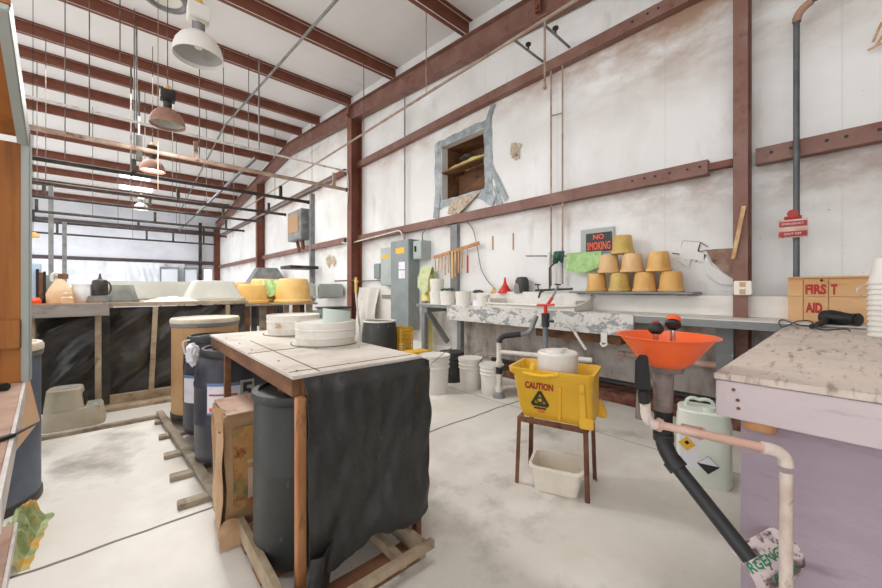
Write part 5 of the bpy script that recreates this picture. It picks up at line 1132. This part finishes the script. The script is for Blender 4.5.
MB().beam((bx0 + .075, by0 - .01, bz1 + .006), (bx0 + .075, by1, bz1 + .012), .14, .006).beam((bx1 - .07, by0 - .01, bz1 + .01), (bx1 - .07, by1, bz1 + .014), .14, .006).build('top_flap', 'pink_cardboard', t)
def wrapf(u, v):
    y = by0 - .02 + u * .16; z = bz0 + .01 + v * .55
    return (bx0 - .008 - .014 * noise.noise((y * 14, z * 7, 1)) - .03 * (v > .85) * (v - .85) / .15 * math.sin(u * 12) - .015 * (1 - v), y, z - .03 * math.sin(u * 8) * (v > .9))
MB().grid(wrapf, 26, 30, .002).build('torn_wrap', 'cardboard_pale', t, smooth=60)
def skirt(u, v):
    x = bx0 - .03 + u * .3; return (x, by0 - .03 - .02 * noise.noise((x * 20, v * 3, 5)) - .02 * (1 - v), bz0 - .03 + v * (.1 + .03 * math.sin(u * 11)))
MB().grid(skirt, 24, 6, .002).build('wrap_skirt', 'cardboard_pale', t, smooth=60)

# ---------------------------------------------------------------- far side benches
def plastic_skirt(x0, x1, y, z0, z1, seed, slope=0, yb=0):
    def f(u, v):
        x = x0 + (x1 - x0) * u; z = z0 + (z1 - z0) * v
        d = (x * .75 + z * -.0) * 9 + (1 - v) * 2 
        fold = .035 * math.sin((x - z * 1.1) * 14 + 3 * noise.noise((x * 2, z * 2, seed)))
        return (x, y - .02 + yb * (1 - v) - fold * .6 - .03 * abs(noise.noise(((x - z) * 7, (x + z) * 1.5, seed))), z)
    return MB().grid(f, 60, 50, .003)
t = thing('far_bench', 'grey board-fronted bench holding jugs and jars at left', 'bench', (-.5, 4.9, 0))
MB().box(-1.6, -.06, 4.62, 4.66, .94, 1.055).build('front_board', 'grey_board', t, bevel=.004)
MB().box(-1.6, -.11, 4.662, 5.35, 1.035, 1.06).build('bench_top', 'raw_wood', t, bevel=.003)
for x in (-.56, -.14): MB().box(x - .022, x + .022, 4.70, 4.76, 0, 1.03).build('leg', 'pallet_wood', t, bevel=.003)
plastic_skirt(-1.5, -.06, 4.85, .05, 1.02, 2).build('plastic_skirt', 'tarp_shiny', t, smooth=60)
t = thing('tub_bench', 'long bench skirted with shiny black plastic behind the tan drum', 'bench', (.5, 5.2, 0))
MB().box(-.1, 1.2, 4.92, 5.9, 1.02, 1.045).build('bench_top', 'old_wood', t, bevel=.003)
MB().box(-.1, 1.2, 4.90, 4.918, 1.01, 1.05).build('top_edge_strip', 'pallet_wood', t, bevel=.003)
for (a_, b_) in (((.30, 4.93), (.26, 4.93)), ((.98, 4.93), (.98, 4.93))):
    MB().beam((a_[0], a_[1], 1.0), (b_[0], b_[1], .02), .045, .045, up=(0, 1, 0)).build('leg', 'pallet_wood', t, bevel=.003)
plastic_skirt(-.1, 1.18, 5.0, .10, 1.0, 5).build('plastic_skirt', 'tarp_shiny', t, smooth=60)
MB().box(-.1, 1.2, 4.90, 4.94, .0, .12).build('kick_board', 'pallet_wood', t, bevel=.004)
MB().box(-.1, 1.2, 4.72, 4.895, .0, .03).build('floor_plank', 'pallet_wood', t, bevel=.004)
one(MB().box(-1.5, .28, 4.19, 4.25, .0, .03), 'floor_board', 'old_wood', 'loose pale board lying on the floor along the skirted bench', 'board', bevel=.004)
# bench with yellow tubs
t = thing('slatted_bench', 'dark plank-sided bench carrying the big yellow tubs', 'bench', (1.8, 5.8, 0))
MB().box(1.22, 2.25, 5.3, 6.3, .955, .98).build('bench_top', 'old_wood', t, bevel=.003)
for k in range(9): MB().box(1.25 + k * .11, 1.25 + k * .11 + (.07 if k % 2 else .09), 5.38 + (k % 3) * .02, 5.41 + (k % 3) * .02, .0, .95).build('plank', ('brown_wood', 'dark_steel', 'old_wood')[k % 3], t, bevel=.002)
def big_tub(c, R, h, lab, m='yellow_tub', sq=2.0):
    t = thing('upturned_tub', lab, 'tub', c, 'upturned tubs on the far benches')
    MB().lathe([(R, 0), (R * 1.01, .01), (R * 1.01, .04), (R * .96, .05), (R * .955, .06), (R * .84, h * .9), (R * .8, h * .97), (R * .74, h), (0, h)], c, 48, n=sq).build('tub_wall', m, t)
    MB().lathe([(R * 1.0, .002), (R * 1.045, .006), (R * 1.045, .036), (R * 1.0, .042)], c, 48, capb=False, n=sq).build('rim', m, t)
big_tub((2.0, 5.62, .981), .26, .36, 'big yellow upturned tub at the right end of the plank bench', 'yellow_tub')
big_tub((1.42, 5.62, .981), .20, .27, 'faceted yellow upturned tub at the left end of the plank bench', 'yellow_tub', 3.2)
big_tub((1.73, 6.08, .981), .24, .36, 'yellow upturned tub behind the gap between the two front yellow tubs', 'yellow_tub')
big_tub((1.33, 6.12, .981), .2, .30, 'pale yellow upturned tub at the back left of the plank bench', 'yellow_tub')
def cl(u, v): return (1.62 + .22 * u, 5.70 + .3 * v - .12 * 0, 1.30 + .05 * math.sin(v * 3) - .22 * (1 - v) ** 2 + .012 * math.sin(u * 14))
one(MB().grid(cl, 16, 16, .006), 'green_rag', 'green_cloth', 'pale green rag draped between the yellow upturned tubs', 'rag')
# grey-white tubs and troughs
def trough(c, L, Wd, h, lab, m, rz=0):
    rings = [rrect(-L / 2, L / 2, -Wd / 2, Wd / 2, 0, .04), rrect(-L / 2, L / 2, -Wd / 2, Wd / 2, .03, .04), rrect(-L * .46, L * .46, -Wd * .46, Wd * .46, .035, .04), rrect(-L * .33, L * .33, -Wd * .33, Wd * .33, h * .97, .04), rrect(-L * .30, L * .30, -Wd * .3, Wd * .3, h, .03)]
    mb, R_ = loft(rings); mb.bm.faces.new(R_[0][::-1]); mb.bm.faces.new(R_[-1]); mb.xf(Matrix.Translation(c) @ Matrix.Rotation(rz, 4, 'Z'))
    return one(mb, 'upturned_trough', m, lab, 'tub')
trough((.03, 5.35, 1.046), .3, .26, .19, 'dark grey upturned trough beside the metal oil can', 'grey_trough')
trough((.94, 5.6, 1.046), .66, .5, .25, 'pale grey upturned trough left of the yellow tubs', 'white_trough')
t = one(MB().box(-.25, 3.2, 7.6, 8.3, .98, 1.31), 'long_white_trough', 'white_trough', 'very long off-white trough behind the skirted bench', 'trough', bevel=.05)
t = thing('trough_stand', 'plain wooden stand under the very long off-white trough', 'stand', (1.5, 7.95, 0))
MB().box(-.25, 3.2, 7.65, 8.25, .94, .979).build('deck', 'old_wood', t); 
for x in (-.1, 1.5, 3.05):
    for y in (7.7, 8.2): MB().box(x - .04, x + .04, y - .04, y + .04, 0, .94).build('leg', 'old_wood', t)
def heap(u, v): x = .22 + u * .5; y = 5.1 + v * .4; return (x, y, 1.047 + .05 * math.sin(u * PI) * math.sin(v * PI) * (1 + .6 * noise.noise((x * 14, y * 14, 0))))
one(MB().grid(heap, 20, 14, .003), 'plastic_heap', 'white_plastic_dirty', 'low heap of crumpled plastic between the two grey troughs', 'plastic')
# things against the wall behind yellow tubs
one(MB().box(3.5, 4.15, 8.2, 9.3, .95, 1.30), 'grey_bin', 'electric_light', 'pale grey square bin behind the big yellow tub', 'bin', bevel=.04)
t = thing('grey_machine', 'grey pump cabinet standing left of the second column', 'machine', (3.2, 6.9, 0))
m0 = PT(334, 320, 7.0)
MB().box(m0.x - .22, m0.x + .3, m0.y - .1, m0.y + .3, 0, .80).build('cabinet', 'electric_grey', t, bevel=.01)
MB().box(m0.x - .18, m0.x + .1, m0.y - .11, m0.y - .101, .5, .74).build('dark_front', 'rubber', t)
MB().tube([(m0.x - .05, m0.y - .13, .6), (m0.x - .05, m0.y - .11, .6)], .05, 14).build('gauge', 'grey_steel', t)
MB().box(m0.x - .24, m0.x + .32, m0.y - .12, m0.y + .32, .801, .83).build('top_plate', 'dark_steel', t)
m1 = PT(311, 325, 6.8); one(MB().box(m1.x - .1, m1.x + .12, m1.y - .1, m1.y + .1, 0, .78), 'grey_locker', 'electric_light', 'narrow light grey box left of the grey pump cabinet', 'box', bevel=.006)
t = thing('shelf_machine', 'dark angular machine top above the yellow tubs', 'machine', (3.3, 10.5, 0))
s0_ = PT(266, 275, 11.5)
MB().prism([(s0_.x - .5, s0_.y, 1.35), (s0_.x + .7, s0_.y, 1.35), (s0_.x + .35, s0_.y, 1.85), (s0_.x - .2, s0_.y, 1.85)], (0, .5, 0)).build('hood', 'grey_steel', t, bevel=.01)
MB().box(s0_.x - .4, s0_.x + .5, s0_.y + .05, s0_.y + .45, 0, 1.35).build('body', 'dark_steel', t)
one(MB().box(3.35, 4.1, 9.6, 10.4, 1.72, 1.8), 'wall_tray', 'dark_steel', 'thin dark tray on the wall above the big yellow tub', 'tray') 
# hose bib with hose and clothes by second column
hb = PT(356, 285, 7.4)
t = thing('hose_bib', 'brass hose bib with a white hose hanging in front of the second column', 'hose', (hb.x, hb.y, 1.2))
MB().tube([(hb.x, hb.y + .02, 1.33), (hb.x, hb.y - .05, 1.33)], .03, 10).tube([(hb.x, hb.y, 1.42), (hb.x, hb.y, 1.1)], .028, 10).build('bib', 'yellow_tub', t)
MB().tube(spline([(hb.x, hb.y, 1.1), (hb.x + .03, hb.y, .8), (hb.x + .1, hb.y, .3), (hb.x + .12, hb.y, .02)]), .02, 10).build('hose', 'white_pipe', t)
MB().tube([(hb.x, hb.y, 1.36), (hb.x + .1, 7.86, 1.36)], .015, 8).build('supply', 'rust', t)
def coat(u, v):
    y = 6.55 + u * .75; z = .01 + v * 1.2
    return (4.05 - .12 * (1 - v) - .06 * noise.noise((y * 6, z * 2, 3)) - .04 * math.sin(y * 18), y, z)
one(MB().grid(coat, 26, 20, .006), 'hanging_sheet', 'white_plastic_dirty', 'crumpled white sheet hanging on the wall beside the hose', 'sheet')
# black open drum and yellow crates near panel
c = Vector((2.95, 4.68, 0)); t = thing('storage_drum', 'charcoal drum with a white rim liner behind the table, near the electric panel', 'drum', c)
MB().lathe([(.2, 0), (.25, .05), (.262, .3), (.262, .5), (.245, .66), (.235, .69)], c, 40, capt=True).build('drum_body', 'grey_black_plastic', t)
MB().lathe([(.236, .69), (.25, .695), (.25, .712), (.225, .715), (.222, .693)], c, 40, capb=False).build('rim_liner', 'white_plastic', t)
def crate(x, y, z, L, Wd, h, lab, rz=0):
    t = thing('slatted_crate', lab, 'crate', (x, y, z)); mb = MB(); Mt = Matrix.Translation((x, y, z)) @ Matrix.Rotation(rz, 4, 'Z')
    th = .01
    for k in range(5):
        zz = h * k / 4.4
        for s_ in (-1, 1):
            mb.box(-L / 2, L / 2, s_ * Wd / 2 - th / 2, s_ * Wd / 2 + th / 2, zz, zz + h * .1); mb.box(s_ * L / 2 - th / 2, s_ * L / 2 + th / 2, -Wd / 2, Wd / 2, zz, zz + h * .1)
    nx = 5
    for k in range(nx + 1):
        for s_ in (-1, 1):
            xx = -L / 2 + L * k / nx; yy = -Wd / 2 + Wd * k / nx
            mb.box(xx - .009, xx + .009, s_ * Wd / 2 - th / 2, s_ * Wd / 2 + th / 2, 0, h); mb.box(s_ * L / 2 - th / 2, s_ * L / 2 + th / 2, yy - .009, yy + .009, 0, h)
    mb.xf(Mt).build('slatted_sides', 'yellow_plastic', t)
    MB().box(-L / 2, L / 2, -Wd / 2, Wd / 2, 0, .012).xf(Mt).build('floor_panel', 'yellow_plastic', t)
    return t
cp_ = PT(402, 340, 5.6)
crate(cp_.x, cp_.y, .38, .26, .2, .21, 'yellow slatted crate, upper of the stack beside the charcoal drum', .2)
crate(cp_.x, cp_.y, .19, .26, .2, .187, 'yellow slatted crate, second from the top beside the charcoal drum', .2)
crate(cp_.x, cp_.y, .0, .26, .2, .187, 'yellow slatted crate at the bottom of the stack beside the charcoal drum', .2)
cb = PT(417, 351, 4.9)
t = thing('yellow_dolly', 'flat yellow plastic tray sticking out right of the yellow crates', 'tray', (cb.x, cb.y, .3))
MB().box(cb.x - .18, cb.x + .16, cb.y - .12, cb.y + .12, .30, .35).build('tray', 'yellow_plastic', t, bevel=.01)
MB().box(cb.x - .15, cb.x + .13, cb.y - .1, cb.y + .1, 0, .30).build('tray_base', 'yellow_plastic', t, bevel=.01)
one(MB().box(3.86, 3.94, 4.72, 4.8, 0, .98), 'frame_post', 'grey_paint', 'grey frame post beside the left end of the wall counter', 'post')
one(MB().tube([PT(406, 330, 6.2) + Vector((.1, 0, 0)), PT(423, 331, 5.8)], .02, 8), 'black_rod', 'rubber', 'short black rod sticking out above the yellow crates', 'rod') if False else None

# ---------------------------------------------------------------- things on the far left bench
z0 = 1.061
def jp(px, Y): p = PY(px, 300, Y); return p.x, Y
x, y = jp(60, 4.85)
t = thing('amber_jug', 'amber plastic jug with sloping shoulders on the grey board bench', 'jug', (x, y, z0))
rings = [rrect(-.085, .085, -.07, .07, 0, .035), rrect(-.088, .088, -.07, .07, .09, .035), rrect(-.07, .07, -.06, .06, .14, .035), rrect(-.04, .04, -.04, .04, .195, .025), rrect(-.03, .03, -.03, .03, .225, .02)]
mb, R_ = loft(rings); mb.bm.faces.new(R_[0][::-1]); mb.bm.faces.new(R_[-1]); mb.xf(Matrix.Translation((x, y, z0))).build('jug_body', 'amber_jug', t)
MB().tube([(x + .02, y, z0 + .225), (x + .02, y, z0 + .27)], .035, 14).build('spout_cap', 'brown_wood', t)
MB().tube(arc((x - .05, y, z0 + .2), (x - .07, y, z0 + .30), (x + .01, y, z0 + .27), 6), .012, 8).build('handle', 'white_plastic_dirty', t)
x, y = jp(67, 4.72)
t = thing('small_jar', 'small amber bottle with a round cap in front of the amber jug', 'bottle', (x, y, z0))
MB().lathe([(.045, 0), (.045, .05), (.03, .06), (.03, .085)], (x, y, z0), 20, capt=True).build('bottle_body', 'amber_jug', t); MB().lathe([(.028, .085), (.028, .1), (.0, .102)], (x, y, z0), 20).build('cap', 'white_plastic_dirty', t)
x, y = jp(83, 4.9)
t = thing('clear_jar', 'clear wide plastic jar standing right of the amber jug', 'jar', (x, y, z0))
MB().lathe([(.08, 0), (.085, .01), (.085, .13), (.075, .15), (.078, .17), (.078, .175)], (x, y, z0), 24, capt=True).build('jar_body', 'clear_plastic', t)
x, y = jp(100, 4.85)
t = thing('oil_can', 'dark metal oil can with a pointed spout on a square tin tray', 'can', (x, y, z0 + .05))
MB().lathe([(.058, 0), (.06, .005), (.06, .135), (.05, .15), (.02, .16), (.012, .175), (.006, .215)], (x, y, z0 + .066), 24, capt=True).build('can_body', 'dark_steel', t)
MB().tube(arc((x + .06, y, z0 + .2), (x + .1, y, z0 + .14), (x + .06, y, z0 + .08), 6), .006, 8).build('handle', 'dark_steel', t)
one(MB().box(x - .085, x + .085, y - .07, y + .07, z0, z0 + .064), 'tin_tray', 'grey_steel', 'square tin box under the dark oil can', 'tray', bevel=.006)
x, y = jp(33.5, 4.9); one(MB().box(x - .08, x + .05, y - .04, y + .04, z0, z0 + .36), 'blue_carton', 'light_blue', 'light blue carton at the left end of the grey board bench', 'carton', bevel=.004)
x, y = jp(41, 4.86)
t = thing('dark_clamp', 'dark upright tool with brown inset beside the light blue carton', 'tool', (x, y, z0))
MB().box(x - .03, x - .012, y - .02, y + .02, z0 + .03, z0 + .31).box(x + .014, x + .03, y - .02, y + .02, z0 + .03, z0 + .29).box(x - .035, x + .07, y - .05, y + .04, z0, z0 + .03).build('frame', 'rubber', t, bevel=.003)
MB().box(x - .012, x + .014, y - .015, y + .015, z0 + .04, z0 + .28).build('inset', 'brown_wood', t)
x, y = jp(48, 4.95); one(MB().box(x - .04, x + .10, y - .02, y + .02, z0, z0 + .26), 'grey_board_piece', 'electric_light', 'plain grey square plate behind the amber jug', 'plate')
x, y = jp(32.5, 4.72); one(MB().lathe([(.05, 0), (.055, .03), (.04, .055)], (x, y, z0), 18, capt=True), 'orange_cup', 'sign_orange', 'small orange-red cup at the front left of the grey board bench', 'cup')
pl = PT(33, 235, 5.2); t = thing('yellow_lamp', 'small yellow shaded lamp hanging at the far left edge', 'lamp', pl)
MB().lathe([(.07, -.03), (.065, .0), (.03, .04), (.0, .045)], pl, 20, capb=False).xf(Matrix.Identity(4)).build('shade', 'yellow_tub', t)
MB().tube([(pl.x, pl.y, pl.z + .04), (pl.x, pl.y, roof(pl.y) - .01)], .004, 6).build('cord', 'rubber', t)
# step stool
sc0 = Vector((-.32, 4.12, 0)); Mst = Matrix.Translation((-.285, 4.5, .003)) @ Matrix.Rotation(-.05, 4, 'Z') @ Matrix.Scale(.84, 4)
t = thing('step_stool', 'beige moulded two-step stool on the floor in front of the far benches', 'step stool', (-.3, 4.2, 0))
def prof(x0, x1, y0, y1, z, r=.09): return rrect(x0, x1, y0, y1, z, r)
rings = [prof(-.24, .24, -.16, .18, 0), prof(-.24, .24, -.16, .18, .03), prof(-.215, .22, -.145, .165, .17), prof(-.21, .215, -.14, .16, .19)]
mb, R_ = loft(rings); mb.bm.faces.new(R_[0][::-1]); mb.bm.faces.new(R_[-1]); 
rings = [prof(-.215, .09, -.145, .165, .185), prof(-.195, .065, -.13, .15, .385), prof(-.185, .055, -.12, .14, .395)]
mb2, R2 = loft(rings); mb2.bm.faces.new(R2[0][::-1]); mb2.bm.faces.new(R2[-1])
mb.xf(Mst).build('lower_step', 'step_grey', t); mb2.xf(Mst).build('upper_step', 'step_grey', t)
mb, R_ = loft([prof(-.16, .04, -.1, .115, .3955), prof(-.16, .04, -.1, .115, .40)]); mb.bm.faces.new(R_[0][::-1]); mb.bm.faces.new(R_[-1]); mb.xf(Mst).build('top_pad', 'step_pad', t)
MB().box(.1, .205, -.13, .15, .1905, .194).xf(Mst).build('low_pad', 'step_pad', t, bevel=.001)
MB().prism([(.087, -.09, .21), (.087, .09, .21), (.072, .08, .34), (.072, -.08, .34)], (.008, 0, .001)).xf(Mst).build('side_opening', 'rubber', t)
MB().box(-.13, -.11, -.135, -.12, .1, .36).xf(Mst @ Matrix.Rotation(.0, 4, 'X')).build('front_groove', 'brown_wood', t) if False else None
# left blue drums
c = Vector((-.605, 3.12, 0)); t = drum(c, .275, .89, 'drum_blue', 'blue-grey drum with a cream lid just behind the cardboard flap at left', 'fibre')
MB().tube(arc((c.x + .2, c.y - .19, .72), (c.x + .26, c.y - .23, .66), (c.x + .205, c.y - .19, .58), 6), .006, 6).build('handle', 'white_pipe', t)
drum(Vector((-.72, 3.85, 0)), .27, 1.02, 'drum_grey', 'light grey drum standing behind the blue-grey one at left')
# bag on the floor
def bagf(u, v):
    x = -.40 + .12 * u + .0; y = 2.32 + v * .5
    hgt = .13 * math.sin(min(1, u * 1.1 + .15) * PI) * (.5 + .5 * math.sin(v * PI * .9 + .2)) * (1 + .7 * noise.noise((u * 5, v * 7, 2)))
    return (x + .02 * noise.noise((v * 6, 0, 1)) * u + .02 * v, y, max(.002, hgt) + .008 * noise.noise((u * 12, v * 14, 6)) * (hgt > .02))
one(MB().grid(bagf, 26, 40, .004), 'green_sack', 'bag_green', 'crumpled green and yellow sack on the floor at the left bench', 'sack', smooth=60)

# ---------------------------------------------------------------- left foreground bench with hutch
def pz(x, y, z): return PZ(x, y, z)
t = thing('hutch_bench', 'orange plywood hutch and pink-topped bench cut by the left edge', 'bench', (-.6, 1.4, 0))
BT = .9
A0, A1 = Vector((-.225, 1.74, BT)), Vector((-.13, .80, BT))
MB().prism([A0 + Vector((0, .02, 0)), A1, (-1.0, .75, BT), (-1.0, 1.76, BT)], (0, 0, -.02)).build('bench_top', 'pink_cardboard', t, bevel=.002)
MB().prism([A0, A1, A1 + Vector((.006, 0, 0)), A0 + Vector((.006, 0, 0))], (0, 0, -.05)).build('edge_strip', 'white_pipe', t)
MB().box(-1.0, -.228, 1.745, 1.765, BT + .001, 1.66).build('back_panel', 'plywood', t, bevel=.001)
MB().box(-.229, -.209, 1.735, 1.77, BT + .001, 1.70).build('edge_post', 'electric_light', t, bevel=.003)
hp0, hp1 = Vector((-.212, 1.75, 1.68)), Vector((-.206, 1.43, 1.93))
MB().prism([hp0, hp1, (-1.0, 1.43, 1.93), (-1.0, 1.75, 1.68)], (0, .008, .016)).build('hood_panel', 'plywood', t, bevel=.001)
MB().beam(hp0 + Vector((-.012, 0, -.005)), hp1 + Vector((-.012, 0, -.005)), .024, .06, up=(0, .6, .8)).build('hood_edge', 'electric_light', t, bevel=.003)
MB().box(-1.0, -.23, 1.73, 1.744, 1.01, 1.10).build('batten', 'plywood', t, bevel=.002)
MB().prism([(-.245, 1.76, .45), (-.20, 1.2, .45), (-1.0, 1.15, .45), (-1.0, 1.76, .45)], (0, 0, -.018)).build('lower_shelf', 'pink_cardboard', t, bevel=.002)
MB().prism([(-.245, 1.76, .452), (-.20, 1.2, .452), (-.193, 1.2, .452), (-.238, 1.76, .452)], (0, 0, -.03)).build('shelf_edge', 'white_pipe', t)
MB().box(-.50, -.262, 1.62, 1.66, .452, BT - .021).build('grey_side_board', 'old_wood', t, bevel=.003)
MB().box(-.99, -.93, 1.66, 1.72, 0, .43).box(-.32, -.27, 1.66, 1.72, 0, .43).build('leg', 'old_wood', t, bevel=.003)
q0 = [PZ(27.5, 374, .93), PZ(40, 421, .78)]
def fl(px, py, tt): return PT(px, py, tt)
one(MB().prism([fl(28, 372, 1.34), fl(40, 420, 1.30), fl(15, 452, 1.26), fl(10, 452, 1.26)], (-.004, .004, 0)), 'cardboard_flap', 'cardboard_pale', 'tan triangular cardboard sheet leaning against the left bench edge', 'cardboard')
st_ = [(-.70, .9, BT + .006), (-.3, 1.04, BT + .006)]
one(MB().beam(PZ(-30, 449, BT + .005), PZ(13, 435, BT + .005), .012, .006).beam(PZ(13, 435, BT + .005), PT(39, 422, 1.15), .008, .004), 'black_strap', 'rubber', 'black strap lying across the pink-topped bench at left', 'strap')
one(MB().box(-.03, .03, -.012, .012, 0, .02).xf(Matrix.Translation(PZ(-6, 392, BT + .001)) @ Matrix.Rotation(.4, 4, 'Z')), 'hand_tool', 'rubber', 'small black hand tool lying on the pink-topped bench at the left edge', 'tool', bevel=.004)

top_cup = bpy.data.objects['nested_cup.010']
MB().tube(spline([PT(873, 284, 2.27), PT(864, 285, 2.25), PT(857, 290, 2.24), (PT(862, 296, 2.24)), PT(874, 297, 2.26)]), .004, 8).build('handle', 'white_plastic', top_cup)
